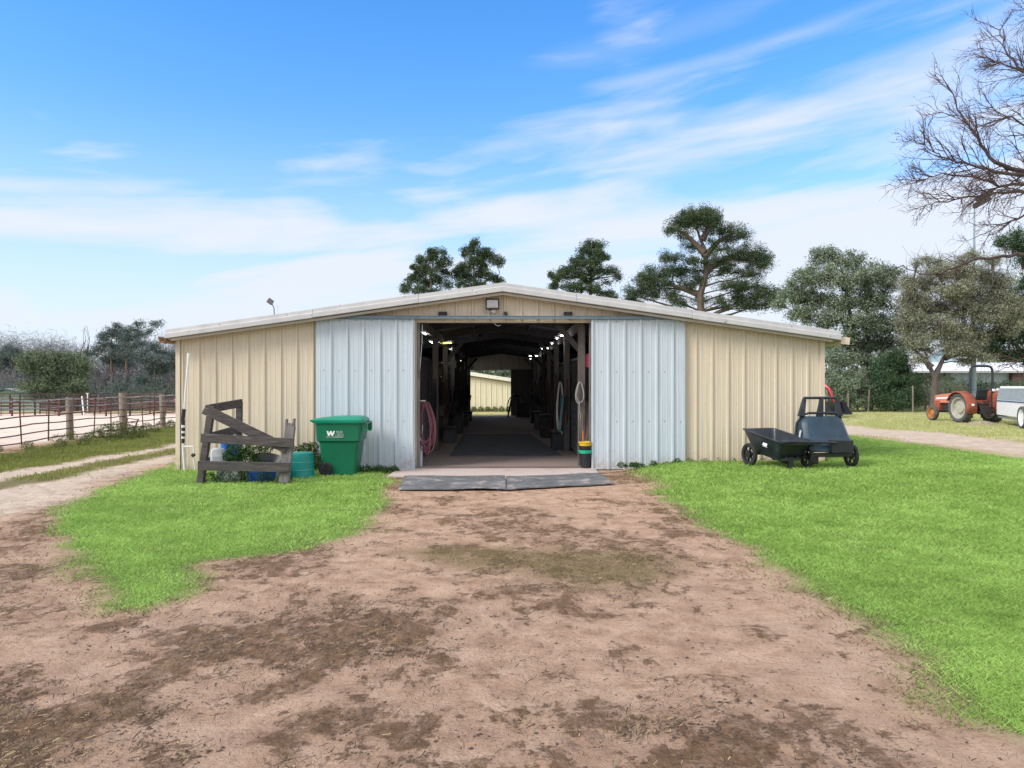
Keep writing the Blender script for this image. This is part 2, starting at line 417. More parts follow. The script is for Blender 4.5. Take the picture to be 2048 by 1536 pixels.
M['whiteroof'] = mat('white_roof', (0.80, 0.79, 0.80), 0.5, var=0.06)
M['bark'] = mat('bark', (0.12, 0.09, 0.07), 0.95, var=0.35, vscale=2.5, stretch=(3, 3, .8), bump=0.5)
M['barkgrey'] = mat('grey_bark', (0.105, 0.088, 0.075), 0.95, var=0.3, vscale=2.5, stretch=(3, 3, .8))
M['twig'] = mat('bare_twig', (0.075, 0.045, 0.040), 0.95, var=0.35, vscale=1.0)
M['twiggrey'] = mat('grey_twig', (0.20, 0.19, 0.20), 0.95, var=0.3, vscale=0.6)
M['pine'] = leaf_mat('pine_needles', (0.012, 0.032, 0.015), (0.12, 0.17, 0.075))
M['oak'] = leaf_mat('oak_leaves', (0.06, 0.095, 0.058), (0.36, 0.43, 0.29))
M['olive'] = leaf_mat('olive_leaves', (0.13, 0.145, 0.09), (0.48, 0.50, 0.36))
M['cedar'] = leaf_mat('cedar_foliage', (0.045, 0.075, 0.045), (0.24, 0.30, 0.17))
M['holly'] = leaf_mat('dense_green', (0.018, 0.050, 0.024), (0.12, 0.20, 0.10))
M['greytwigleaf'] = leaf_mat('grey_brush', (0.11, 0.11, 0.12), (0.30, 0.285, 0.29), 0.1)  # the twigs' own grey, lightened to stand in for haze
M['farpine'] = leaf_mat('distant_pine', (0.055, 0.085, 0.080), (0.19, 0.24, 0.21), 0.15)  # needle colours lightened so that distance haze sits in the colour
M['weed'] = leaf_mat('weed_leaves', (0.012, 0.045, 0.012), (0.10, 0.20, 0.05))
M['shrub'] = leaf_mat('scrub_leaves', (0.045, 0.060, 0.015), (0.20, 0.24, 0.07))
M['lawn'] = leaf_mat('lawn_blades', (0.14, 0.27, 0.035), (0.53, 0.74, 0.205), 0.35)
M['lawndry'] = leaf_mat('dry_blades', (0.10, 0.09, 0.035), (0.32, 0.28, 0.14), 0.2)
M['oliveblades'] = leaf_mat('verge_blades', (0.11, 0.14, 0.025), (0.36, 0.38, 0.10), 0.25)
M['yellowblades'] = leaf_mat('yellow_blades', (0.28, 0.30, 0.09), (0.64, 0.64, 0.30), 0.25)
M['straw'] = leaf_mat('straw', (0.055, 0.034, 0.020), (0.46, 0.34, 0.19), 0.05)
M['clod'] = mat('dark_clod', (0.085, 0.055, 0.038), 0.95, var=0.5, vscale=3)

#@@GROUND
# ------------------------------------------------------------------ ground
def G(pts): return np.array([(onground(px, py).x, onground(px, py).y) for px, py in pts])
def sdist(P, poly):
    """signed distance to polygon, positive inside"""
    d = np.full(len(P), 1e9); ins = np.zeros(len(P), bool); n = len(poly)
    for i in range(n):
        a = poly[i]; b = poly[(i + 1) % n]; ab = b - a
        t = np.clip(((P - a) @ ab) / (ab @ ab + 1e-12), 0, 1)
        d = np.minimum(d, np.hypot(*(P - a - t[:, None] * ab).T))
        c = ((a[1] > P[:, 1]) != (b[1] > P[:, 1])) & (P[:, 0] < (b[0] - a[0]) * (P[:, 1] - a[1]) / (b[1] - a[1] + 1e-12) + a[0])
        ins ^= c
    return np.where(ins, d, -d)
P_RIGHT = G([(1232, 946), (1275, 975), (1330, 1020), (1400, 1080), (1470, 1130), (1540, 1180), (1620, 1235), (1700, 1290), (1800, 1362), (1900, 1432), (2048, 1522), (2700, 1650),
             (3100, 1000), (2400, 945), (2048, 914), (1850, 888), (1700, 869), (1600, 866), (1400, 900), (1235, 937)])
P_LEFT = G([(790, 948), (797, 990), (775, 1035), (735, 1072), (660, 1100), (560, 1118), (450, 1128), (440, 1180), (390, 1200), (300, 1226), (200, 1226), (120, 1180), (82, 1110),
            (82, 1050), (120, 1005), (230, 962), (320, 932), (365, 912), (700, 905)])
P_VERGE = G([(-500, 1060), (0, 944), (180, 915), (300, 897), (360, 884), (420, 874), (420, 846), (360, 849), (250, 866), (140, 884), (0, 908), (-500, 990)])
P_MID = G([(-30, 985), (40, 972), (150, 952), (260, 926), (360, 908), (420, 897), (420, 888), (360, 894), (250, 914), (130, 935), (40, 952), (-60, 975)])
P_RUTS = G([(-500, 1060), (0, 940), (180, 915), (300, 897), (360, 884), (420, 874), (420, 905), (365, 915), (320, 934), (230, 964), (120, 1007), (70, 1030), (0, 1042), (-300, 1120)])
P_HAY = G([(800, 1110), (850, 1088), (1000, 1085), (1250, 1095), (1370, 1120), (1380, 1165), (1300, 1185), (1180, 1185), (1050, 1150), (880, 1140)])
P_MAN = [G([(160, 1250), (400, 1235), (640, 1190), (800, 1200), (930, 1240), (950, 1290), (800, 1345), (600, 1330), (420, 1330), (150, 1300)]),
         G([(1100, 1420), (1300, 1400), (1500, 1440), (1560, 1500), (1700, 1540), (1300, 1560), (1150, 1500)]),
         G([(-300, 1300), (150, 1330), (300, 1420), (200, 1540), (-300, 1600)])]
P_TRACKR = G([(1600, 846), (1700, 851), (1850, 862), (2048, 884), (2600, 940), (2600, 990), (2048, 913), (1850, 888), (1700, 870), (1600, 866)])

def mask(P, poly, lo, hi, amp=0.0, freq=1.0):
    d = sdist(P, poly)
    if amp: d = d + (fbm(P[:, 0] * freq, P[:, 1] * freq, 4) - 0.5) * 2 * amp
    return smooth01((d - lo) / (hi - lo))

def axis_grid(lo, hi, step, far_lo, far_hi, grow=1.13):
    c = list(np.arange(lo, hi + 1e-6, step)); s = step
    while c[-1] < far_hi: s *= grow; c.append(c[-1] + s)
    s = step; a = []; x = lo
    while x > far_lo: s *= grow; x -= s; a.append(x)
    return np.array(a[::-1] + c)
gx = axis_grid(-9.5, 9.5, 0.055, -900, 900)
ys = [1.2]
while ys[-1] < 900: ys.append(ys[-1] + max(0.04, 0.0058 * ys[-1] if ys[-1] < 40 else 0.06 * ys[-1]))
gy = np.concatenate([np.array([-900, -300, -100, -30, -10, -3, -1, 0, .6]), np.array(ys)])
XX, YY = np.meshgrid(gx, gy)
P = np.stack([XX.ravel(), YY.ravel()], 1)
x, y = P[:, 0], P[:, 1]
lawn = np.maximum(mask(P, P_RIGHT, -0.35, 0.95, 0.35, 1.3), mask(P, P_LEFT, -0.40, 0.70, 0.28, 1.6))
verge = mask(P, P_VERGE, -0.25, 0.25, 0.5, 1.0)
mid = mask(P, P_MID, -0.15, 0.25, 0.35, 1.2)
ruts = mask(P, P_RUTS, -0.5, 0.5, 0.5, 0.8)
fence_x = -13.45
sand = smooth01((fence_x - x) / 0.5 + (fbm(x * 0.8, y * 0.8) - .5)) * smooth01((y - 13) / 3) * (1 - smooth01((y - 58) / 6))
hay = mask(P, P_HAY, -0.3, 0.5, 0.5, 1.6)
man = np.zeros(len(P))
for q in P_MAN: man = np.maximum(man, mask(P, q, -0.35, 0.5, 0.5, 1.5))
man = np.maximum(man * 0.95, 0.60 * smooth01((fbm(x * 0.9 + 40, y * 0.9, 4) - 0.46) / 0.16) * (np.abs(x) < 9) * (y < 14.5))
trr = mask(P, P_TRACKR, -0.4, 0.5, 0.7, 0.5)
rightfar = smooth01((x - 6.9) / 0.6) * smooth01((y - 14) / 2) * (1 - trr) * (1 - lawn)
back = smooth01((y - 39.6) / 0.5)
rightfar = np.maximum(rightfar, back * (x > fence_x) * 0.9)
leftfar = smooth01((y - 60) / 8) * (x < fence_x)
yel = np.clip(np.maximum(rightfar, leftfar * 0.8), 0, 1)
barnm = (np.abs(x + 0.19) < 6.7) & (y > 14.7) & (y < 39.3)
lawn = lawn * ~barnm
z = ground_h(x, y)
near = (1 - smooth01((np.hypot(x, y) - 12) / 6)) * (y > 0)
rel = (fbm(x * 2.2, y * 2.2, 4) - 0.5) * 0.035 + (fbm(x * 9, y * 9, 3) - 0.5) * 0.016
rel += man * np.clip(fbm(x * 6 + 9, y * 6, 4) - 0.5, 0, 1) * 0.07
z = z + rel * near * (1 - 0.6 * lawn)
ap = ((x > -2.6) & (x < 2.6) & (y > 11.2)).astype(float)
z = np.where(ap > 0, ground_h(x, y) + rel * 0.15 * near - 0.012, z)
z = np.where(barnm, -0.03, z)
nx, ny = len(gx), len(gy)
idx = np.arange(nx * ny).reshape(ny, nx)
Fi = np.stack([idx[:-1, :-1], idx[:-1, 1:], idx[1:, 1:], idx[1:, :-1]], -1).reshape(-1)

gm = bpy.data.materials.new('ground_soil'); gm.use_nodes = True; t = gm.node_tree; t.nodes.clear(); N = NT(t)
out = N.new('ShaderNodeOutputMaterial'); b = N.new('ShaderNodeBsdfPrincipled'); t.links.new(b.outputs[0], out.inputs[0])
geo = N.new('ShaderNodeNewGeometry'); v = geo.outputs['Position']
def attr(nm):
    a = N.new('ShaderNodeAttribute'); a.attribute_name = nm; s = N.new('ShaderNodeSeparateColor'); t.links.new(a.outputs['Color'], s.inputs[0]); return s.outputs
A1 = attr('zone_a'); A2 = attr('zone_b')
nbig = N.noise(v, 0.7, 5, 0.6); nmid = N.noise(v, 4.0, 7, 0.65, 0.3); nfin = N.noise(v, 38.0, 5, 0.7)
nst = N.noise(N.mapv(v, rot=(0, 0, R(28)), scale=(2.0, 13.0, 4)), 2.2, 6, 0.7, 0.8)
ngr = N.noise(v, 160.0, 3, 0.6)
dirt = N.ramp(nmid, [(0.25, (0.31, 0.185, 0.118)), (0.5, (0.53, 0.345, 0.238)), (0.78, (0.73, 0.515, 0.375))])
dirt = N.mix(N.math('MULTIPLY', N.ss(nbig, 0.45, 0.7), 0.45), dirt, (0.62, 0.43, 0.31))
dirt = N.mix(N.math('MULTIPLY', N.math('SUBTRACT', 1.0, N.ss(nfin, 0.30, 0.48)), 0.45), dirt, (0.15, 0.09, 0.065))
# manure and trodden hay: dark ragged patches
dirt = N.mix(N.math('MULTIPLY', A2[1], 0.42), dirt, (0.26, 0.150, 0.095))
nmf = N.noise(N.mapv(v, rot=(0, 0, R(20)), scale=(1.35, 1.0, 1.0)), 2.1, 12, 0.74, 0.35)
nm2 = N.noise(N.mapv(v, rot=(0, 0, R(-15)), scale=(1.4, 1.0, 1.0)), 7.5, 9, 0.74, 0.5)
mf = N.math('ADD', N.math('MULTIPLY', nmf, 0.62), N.math('ADD', N.math('MULTIPLY', nm2, 0.26), N.math('MULTIPLY', nst, 0.12)))
mk = N.ss(N.math('ADD', mf, N.math('MULTIPLY', A2[1], 0.095)), 0.534, 0.585)
dirt = N.mix(N.math('MULTIPLY', mk, N.math('ADD', 0.45, N.math('MULTIPLY', N.ss(nm2, 0.40, 0.58), 0.45))), dirt, N.ramp(nfin, [(0.3, (0.085, 0.045, 0.024)), (0.7, (0.24, 0.145, 0.075))]))
hayf = N.math('MULTIPLY', A2[2], N.ss(N.math('ADD', nmid, N.math('MULTIPLY', nfin, 0.6)), 0.60, 0.78))
dirt = N.mix(N.math('MULTIPLY', hayf, 0.85), dirt, N.ramp(nfin, [(0.3, (0.09, 0.075, 0.025)), (0.7, (0.30, 0.22, 0.10))]))
pale = N.ramp(nmid, [(0.25, (0.48, 0.37, 0.275)), (0.7, (0.78, 0.64, 0.51))])
c = N.mix(A1[2], dirt, pale)
sandc = N.ramp(N.noise(N.mapv(v, scale=(1, .5, 1)), 1.6, 7, 0.7), [(0.3, (0.66, 0.50, 0.39)), (0.55, (0.86, 0.71, 0.585)), (0.8, (0.92, 0.80, 0.69))])
c = N.mix(A2[0], c, sandc)
yc = N.ramp(N.noise(v, 1.1, 7, 0.7), [(0.3, (0.21, 0.23, 0.06)), (0.5, (0.44, 0.43, 0.17)), (0.72, (0.74, 0.62, 0.40))])
c = N.mix(A1[1], c, yc)
oc = N.ramp(nfin, [(0.3, (0.07, 0.085, 0.02)), (0.7, (0.20, 0.20, 0.05))])
ag = N.new('ShaderNodeAttribute'); ag.attribute_name = 'verge'
c = N.mix(ag.outputs['Fac'], c, oc)
lc = N.ramp(nfin, [(0.3, (0.13, 0.21, 0.04)), (0.7, (0.26, 0.38, 0.09))])
lf = N.ss(N.math('ADD', A1[0], N.math('MULTIPLY', N.math('SUBTRACT', nfin, 0.5), 0.5)), 0.25, 0.75)
c = N.mix(lf, c, lc)
c = N.mix(0.25, c, N.ramp(ngr, [(0.3, (0.25, 0.25, 0.25)), (0.7, (0.75, 0.75, 0.75))]), 'SOFT_LIGHT')
t.links.new(c, b.inputs['Base Color']); b.inputs['Roughness'].default_value = 0.95; b.inputs['Specular IOR Level'].default_value = 0.15
bn = N.new('ShaderNodeBump'); bn.inputs['Strength'].default_value = 1.0; bn.inputs['Distance'].default_value = 0.05
vo = N.new('ShaderNodeTexVoronoi'); vo.feature = 'SMOOTH_F1'; vo.inputs['Scale'].default_value = 7.0; vo.inputs['Randomness'].default_value = 1.0
t.links.new(N.mapv(v, scale=(1, .8, 0.2)), vo.inputs['Vector'])
hoof = N.math('MULTIPLY', N.ss(vo.outputs['Distance'], 0.05, 0.42), N.math('ADD', N.math('MULTIPLY', A2[1], 1.1), 0.25))
hh = N.math('ADD', N.math('ADD', N.math('MULTIPLY', nfin, 0.7), hoof), N.math('ADD', N.math('MULTIPLY', nst, 0.35), N.math('MULTIPLY', mk, 0.15)))
t.links.new(hh, bn.inputs['Height']); t.links.new(bn.outputs[0], b.inputs['Normal'])
go = npmesh('ground', np.stack([x, y, z], 1), 4, Fi, gm, smooth=True)
def cattr(o, nm, r, g, bl):
    a = o.data.attributes.new(nm, 'FLOAT_COLOR', 'POINT'); n = len(r)
    a.data.foreach_set('color', np.stack([r, g, bl, np.ones(n)], 1).astype(np.float32).ravel())
cattr(go, 'zone_a', lawn, yel * (1 - sand), np.clip(ruts * (1 - 0.75 * mid) + trr * 0.9, 0, 1))
cattr(go, 'zone_b', sand, man * (1 - ruts * .8) * (1 - trr), hay)
a = go.data.attributes.new('verge', 'FLOAT', 'POINT'); a.data.foreach_set('value', np.maximum(verge, mid * 0.8).astype(np.float32))
tag(go, kind='structure')

# ---- blades of grass (nobody could count them)
def blades(name, P, hgt, wid, m, label, cat='grass', lean=0.6, rnd=None, zoff=None):
    n = len(P); zz = ground_h(P[:, 0], P[:, 1]) - 0.012 if zoff is None else zoff
    th = RNG.uniform(0, 2 * math.pi, n); h = hgt * RNG.uniform(0.55, 1.3, n); w = wid * RNG.uniform(0.7, 1.3, n)
    ph = RNG.uniform(0, 2 * math.pi, n); ln = lean * RNG.uniform(0.1, 1.2, n) * h
    bx, by = np.cos(th) * w / 2, np.sin(th) * w / 2; lx, ly = np.cos(ph) * ln, np.sin(ph) * ln
    B = np.stack([P[:, 0], P[:, 1], zz], 1)
    V = np.empty((n, 4, 3))
    V[:, 0] = B + np.stack([-bx, -by, 0 * bx], 1); V[:, 1] = B + np.stack([bx, by, 0 * bx], 1)
    V[:, 2] = B + np.stack([bx * .75 + lx * .4, by * .75 + ly * .4, h * .62], 1)
    V[:, 3] = B + np.stack([lx, ly, h], 1)
    V = V.reshape(-1, 3)
    i0 = np.arange(n) * 4
    Fi = np.stack([i0, i0 + 1, i0 + 2, i0, i0 + 2, i0 + 3], 1).ravel()
    if rnd is None: rnd = RNG.random(n)
    o = npmesh(name, V, 3, Fi, m, None, np.repeat(rnd, 4))
    return tag(o, label, cat, kind='stuff')

def scatter(n, ymin, ymax, pxlo, pxhi, power=1.6):
    """ground points inside the view wedge (with a margin), denser close by"""
    u = RNG.random(n); k = 1 - power
    if abs(k) < 1e-6: Y = ymin * (ymax / ymin) ** u
    else: Y = (ymin ** k + u * (ymax ** k - ymin ** k)) ** (1 / k)
    X = (RNG.uniform(pxlo, pxhi, n) - 1024) / F * Y
    return np.stack([X, Y], 1)

def lawn_blades(name, poly, pts, lo, hi, amp, fr, label):
    f = mask(pts, poly, lo, hi, amp, fr)
    bm_ = (np.abs(pts[:, 0] + 0.19) < 6.55) & (pts[:, 1] > 14.62) & (pts[:, 1] < 39.3)
    keep = (RNG.random(len(pts)) < f ** 1.7) & ~bm_
    p = pts[keep]; f = f[keep]; d = p[:, 1]
    sc = np.clip(d / 6.0, 0.75, 2.6)
    tone = 0.5 * fbm(p[:, 0] * 1.1, p[:, 1] * 1.1, 4) + 0.45 * fbm(p[:, 0] * 5 + 7, p[:, 1] * 5, 2) + 0.5 * RNG.random(len(p)) - 0.22
    dry = RNG.random(len(p)) > smooth01((f - 0.05) / 0.75) * (0.97 - 0.35 * smooth01((fbm(p[:, 0] * 1.7 + 31, p[:, 1] * 1.7, 4) - 0.60) / 0.12))
    g = p[~dry]
    blades(name, g, 0.030 * np.clip(d[~dry] / 6, 1, 1.5), 0.0048 * sc[~dry], M['lawn'], label, lean=1.2, rnd=np.clip(tone[~dry] + .12 * (poly is P_LEFT), 0, 1))
    return p[dry], sc[dry]
ptsR = scatter(620000, 3.6, 24, 1180, 2300, 1.35)
ptsL = scatter(300000, 5.0, 17.5, -60, 840, 1.1)
dR, sR = lawn_blades('lawn_grass', P_RIGHT, ptsR, -0.35, 1.0, 0.35, 1.3, 'bright green lawn growing to the right of the dirt path')
dL, sL = lawn_blades('lawn_grass', P_LEFT, ptsL, -0.40, 0.75, 0.28, 1.6, 'bright green patch of lawn to the left of the dirt path')
dd = np.concatenate([dR, dL]); ss_ = np.concatenate([sR, sL])
blades('dry_grass', dd, 0.026, 0.005 * ss_, M['lawndry'], 'thin dry grass fringing the edges of the green lawn', lean=1.4)
pv = scatter(120000, 13, 40, -150, 480, 1.0)
pv = pv[RNG.random(len(pv)) < np.maximum(mask(pv, P_VERGE, -0.3, 0.25, 0.5, 1.0), 0.45 * mask(pv, P_MID, -0.15, 0.25, 0.35, 1.2))]
pv = pv[~((np.abs(pv[:, 0] + 0.19) < 6.55) & (pv[:, 1] > 14.6))]
blades('verge_grass', pv, 0.055, 0.016, M['oliveblades'], 'olive green grass of the verge along the arena fence', lean=0.8,
       rnd=np.clip(0.6 * fbm(pv[:, 0], pv[:, 1], 3) + 0.5 * RNG.random(len(pv)), 0, 1))
py_ = scatter(150000, 20, 52, 1600, 2250, 1.0)
fy = (1 - mask(py_, P_TRACKR, -0.4, 0.5, 0.7, 0.5)) * (1 - mask(py_, P_RIGHT, -0.2, 0.3)) * (py_[:, 0] > 6.6)
fy *= 0.25 + 0.75 * smooth01((fbm(py_[:, 0] * .5 + 3, py_[:, 1] * .5, 4) - 0.40) / 0.2)
py_ = py_[RNG.random(len(py_)) < fy]
blades('yellow_grass', py_, 0.05, 0.022, M['yellowblades'], 'yellow green winter grass around the parked tractors', lean=0.9)
# straw scraps and clods on the dirt
ps = scatter(110000, 2.6, 14.6, -200, 2200, 1.5)
fm = np.zeros(len(ps))
for q in P_MAN: fm = np.maximum(fm, mask(ps, q, -0.4, 0.4, 0.5, 1.5))
fm = np.maximum(fm, mask(ps, P_HAY, -0.4, 0.4, 0.5, 1.6))
fm = np.maximum(fm, smooth01((fbm(ps[:, 0] * 1.2 + 40, ps[:, 1] * 1.2, 4) - 0.48) / 0.2) * .7)
inl = np.maximum(sdist(ps, P_RIGHT), sdist(ps, P_LEFT))
fm *= 0.15 + 0.85 * smooth01((fbm(ps[:, 0] * 3.3 + 11, ps[:, 1] * 3.3, 5) - 0.46) / 0.12)
fm = np.where(inl > 0.15, 0, fm + 0.03)
keep = RNG.random(len(ps)) < fm
p = ps[keep]; n = len(p); zz = ground_h(p[:, 0], p[:, 1]) + 0.008 + RNG.uniform(0, .012, n)
th = RNG.uniform(0, math.pi, n); L = 0.008 + 0.045 * RNG.random(n) ** 1.8; w = RNG.uniform(0.0008, 0.0030, n) * np.clip(p[:, 1] / 6, 0.8, 2)
dx, dy = np.cos(th) * L / 2, np.sin(th) * L / 2; ex, ey = -np.sin(th) * w, np.cos(th) * w
tl = RNG.uniform(-0.004, 0.012, n)
V = np.stack([np.stack([p[:, 0] - dx - ex, p[:, 1] - dy - ey, zz], 1), np.stack([p[:, 0] + dx - ex, p[:, 1] + dy - ey, zz + tl], 1),
              np.stack([p[:, 0] + dx + ex, p[:, 1] + dy + ey, zz + tl + w], 1), np.stack([p[:, 0] - dx + ex, p[:, 1] - dy + ey, zz + w], 1)], 1).reshape(-1, 3)
tag(npmesh('straw_litter', V, 4, np.arange(n * 4), M['straw'], None, np.repeat(RNG.random(n) ** 2.6, 4)),
    'scraps of straw and hay trodden over the brown dirt', 'straw', kind='stuff')
# clods
pc = scatter(60000, 2.6, 14.4, -200, 2200, 1.6)
fm = np.zeros(len(pc))
for q in P_MAN: fm = np.maximum(fm, mask(pc, q, -0.3, 0.4, 0.5, 1.5))
fm = np.maximum(fm, smooth01((fbm(pc[:, 0] * 0.9 + 40, pc[:, 1] * 0.9, 4) - 0.5) / 0.15) * .6)
fm *= smooth01((fbm(pc[:, 0] * 5, pc[:, 1] * 5, 3) - 0.45) / 0.15)
inl = np.maximum(sdist(pc, P_RIGHT), sdist(pc, P_LEFT)); fm = np.where(inl > 0.0, 0, fm + 0.012)
pc = pc[RNG.random(len(pc)) < fm]; n = len(pc)
oct_ = np.array([(1, 0, 0), (0, 1, 0), (-1, 0, 0), (0, -1, 0), (.1, .1, .8)], float)
sz = 0.003 + 0.009 * RNG.random(n) ** 2.2
V = oct_[None] * sz[:, None, None] * RNG.uniform(0.5, 1.5, (n, 5, 1)) * np.array([1.4, 1, .8])
th = RNG.uniform(0, 6.28, n)[:, None]; Vx = V[:, :, 0] * np.cos(th) - V[:, :, 1] * np.sin(th); Vy = V[:, :, 0] * np.sin(th) + V[:, :, 1] * np.cos(th)
zc = ground_h(pc[:, 0], pc[:, 1]) + (fbm(pc[:, 0] * 2.2, pc[:, 1] * 2.2, 4) - 0.5) * 0.035 + (fbm(pc[:, 0] * 9, pc[:, 1] * 9, 3) - 0.5) * 0.016
V = np.stack([Vx + pc[:, 0:1], Vy + pc[:, 1:2], V[:, :, 2] + zc[:, None] + 0.002], 2).reshape(-1, 3)
i0 = (np.arange(n) * 5)[:, None]
Fi = np.concatenate([i0 + np.array([[a_, b_, 4]]) for a_, b_ in ((0, 1), (1, 2), (2, 3), (3, 0))], 1).ravel()
tag(npmesh('dirt_clods', V, 3, Fi, M['clod']), 'crumbs of dark manure and soil scattered on the dirt', 'soil', kind='stuff')

#@@BARN
# ------------------------------------------------------------------ barn
BX, BY, BR = -0.19, 14.80, R(0.93)
barn = empty('barn', (BX, BY, 0), BR, 'long beige ribbed metal horse barn with a wide open doorway in its low gable', 'barn')
HW, EZ, RZ = 6.42, 2.595, 3.50
SL = (RZ - EZ) / HW
BL = 24.4
def wx(px, dy=0.0):      # barn-local x of a photo column on the facade
    return (px - 1024) / F * (BY + dy) - BX
def barnpt(x, y, z):
    c, s = math.cos(BR), math.sin(BR)
    return Vector((BX + x * c - y * s, BY + x * s + y * c, z))
def topz(x): return RZ - abs(x) * SL
def ribs(x0, x1, pitch=0.322, off=0.0):
    """outline of a ribbed sheet: list of (x, depth)"""
    pts = []; k = math.floor((x0 - off) / pitch) - 1
    while off + k * pitch < x1 + pitch:
        c = off + k * pitch
        for dx, d in ((-0.030, 0), (-0.016, 0.028), (0.016, 0.028), (0.030, 0)):
            pts.append((c + dx, d))
        for dx in (0.11, 0.21):
            for e, d in ((-0.012, 0), (-0.006, 0.004), (0.006, 0.004), (0.012, 0)): pts.append((c + dx + e, d))
        k += 1
    pts.append((0.0, 0.0)) if False else None
    pts.sort()
    o = [(x0, 0.0)] + [p for p in pts if x0 + 1e-3 < p[0] < x1 - 1e-3] + [(x1, 0.0)]
    return o
def sheet(mb, x0, x1, zb, zt, y=0.0, flip=1, off=0.0, pitch=0.322, ax='X'):
    """ribbed sheet standing in the x-z plane; zb/zt are numbers or functions of x"""
    pts = ribs(x0, x1, pitch, off)
    if x0 < 0 < x1 and callable(zt): pts = sorted(pts + [(0.0005, 0.0)])
    f = lambda q, xx: q(xx) if callable(q) else q
    vs = []
    for (xx, d) in pts:
        yy = y - flip * d
        if ax == 'X': vs += [(xx, yy, f(zb, xx)), (xx, yy, f(zt, xx))]
        else: vs += [(yy, xx, f(zb, xx)), (yy, xx, f(zt, xx))]
    mb.add(vs, [(2 * i, 2 * i + 2, 2 * i + 3, 2 * i + 1) for i in range(len(pts) - 1)])
OL, OR = wx(836), wx(1183)            # door opening
OZ = 2.925
w = MB(); sheet(w, -HW, OL, 0.0, topz, off=-6.42 + 0.07); w.build('front_wall', M['beige'], barn, solid=0.004)
w = MB(); sheet(w, OR, HW, 0.0, topz, off=0.02); w.build('front_wall', M['beige'], barn, solid=0.004)
w = MB(); sheet(w, OL, OR, OZ, topz, off=0.05); w.build('gable_wall', M['beige'], barn, solid=0.004)
w = MB(); sheet(w, 0.0, BL, 0.0, EZ, y=-HW, flip=1, ax='Y'); w.build('side_wall', M['beige'], barn, solid=0.004)
w = MB(); sheet(w, 0.0, BL, 0.0, EZ, y=HW, flip=-1, ax='Y'); w.build('side_wall', M['beige'], barn, solid=0.004)
w = MB()
RL, RR_, RZO = -1.83, 0.52, 2.44
sheet(w, -HW, RL, 0, topz, y=BL, flip=-1); sheet(w, RR_, HW, 0, topz, y=BL, flip=-1); sheet(w, RL, RR_, RZO, topz, y=BL, flip=-1)
w.build('rear_wall', M['beige'], barn, solid=0.004)
# corner trims
for sx_ in (-1, 1):
    w = MB(); w.box((sx_ * (HW + 0.008), -0.012, EZ / 2), (0.09, 0.075, EZ - 0.01)); w.build('corner_trim', M['beige'], barn, bevel=0.006)
# inner lining so that the inside stays dark
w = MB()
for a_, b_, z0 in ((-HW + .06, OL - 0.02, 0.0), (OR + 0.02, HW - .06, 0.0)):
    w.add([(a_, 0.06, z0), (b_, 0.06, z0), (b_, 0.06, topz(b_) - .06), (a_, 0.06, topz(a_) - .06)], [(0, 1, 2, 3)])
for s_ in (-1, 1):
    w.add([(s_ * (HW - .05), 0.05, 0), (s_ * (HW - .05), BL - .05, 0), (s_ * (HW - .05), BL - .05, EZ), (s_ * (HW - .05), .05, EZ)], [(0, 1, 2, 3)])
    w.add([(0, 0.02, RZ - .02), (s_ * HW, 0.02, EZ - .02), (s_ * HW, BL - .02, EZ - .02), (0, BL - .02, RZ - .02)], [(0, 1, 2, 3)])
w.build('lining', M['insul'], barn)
# ribbed roof
def roofside(s_):
    mb = MB(); pts = ribs(-0.32, BL + 0.32, 0.305, 0.0); xe = HW + (0.30 if s_ > 0 else 0.17)
    vs = []
    for (yy, d) in pts:
        zr = RZ + 0.10 + d * 0.8
        vs += [(0, yy, zr), (s_ * xe, yy, zr - xe * SL)]
    mb.add(vs, [(2 * i, 2 * i + 2, 2 * i + 3, 2 * i + 1) for i in range(len(pts) - 1)]); return mb
ro = [roofside(s_).build('roof', M['roof'], barn, solid=0.003) for s_ in (-1, 1)]
w = MB()
for s_ in (-1, 1):
    w.add([(0, -.33, RZ + .145), (s_ * .2, -.33, RZ + .145 - .2 * SL), (s_ * .2, BL + .33, RZ + .145 - .2 * SL), (0, BL + .33, RZ + .145)], [(0, 1, 2, 3)])
w.build('ridge_cap', M['roof'], ro[0], solid=0.003)
# rake fascia in lengths with laps, plus the thin trim below
def rake(s_, x0, x1, prof, nm, mm, jit=0.0):
    mb = MB(); vs = []
    for xx in (x0, x1):
        for (yy, dz) in prof: vs.append((s_ * xx, yy, RZ - xx * SL + dz + jit))
    n = len(prof)
    mb.add(vs, [(i, (i + 1) % n, (i + 1) % n + n, i + n) for i in range(n)] + [tuple(range(n)), tuple(range(n, 2 * n))])
    return mb.build(nm, mm, ro[0] if s_ < 0 else ro[1], bevel=0.004)
pf = [(-.20, .012), (-.355, .012), (-.355, .10), (-.33, .112), (-.325, .185), (-.20, .20)]
pl = [(-.20, -.045), (-.25, -.045), (-.25, .005), (-.20, .005)]
for s_ in (-1, 1):
    for a_, b_, j in (((0.0, 1.64, 0), (1.645, 3.70, .004), (3.705, HW + .13, -.003)) if s_ < 0 else ((0.0, 1.45, 0), (1.455, 3.72, .003), (3.725, HW + .25, -.004))):
        rake(s_, a_, b_, pf, 'fascia', M['trim'], j)
    rake(s_, 0.0, HW + (.12 if s_ > 0 else .06), pl, 'lower_trim', M['trim2'])
w = MB()       # soffit closing the small overhang
for s_ in (-1, 1):
    w.add([(0, -.21, RZ + .0), (s_ * (HW + .25), -.21, RZ - (HW + .25) * SL), (s_ * (HW + .25), 0.0, RZ - (HW + .25) * SL), (0, 0.0, RZ)], [(0, 1, 2, 3)])
w.build('soffit', M['trim2'], ro[0])
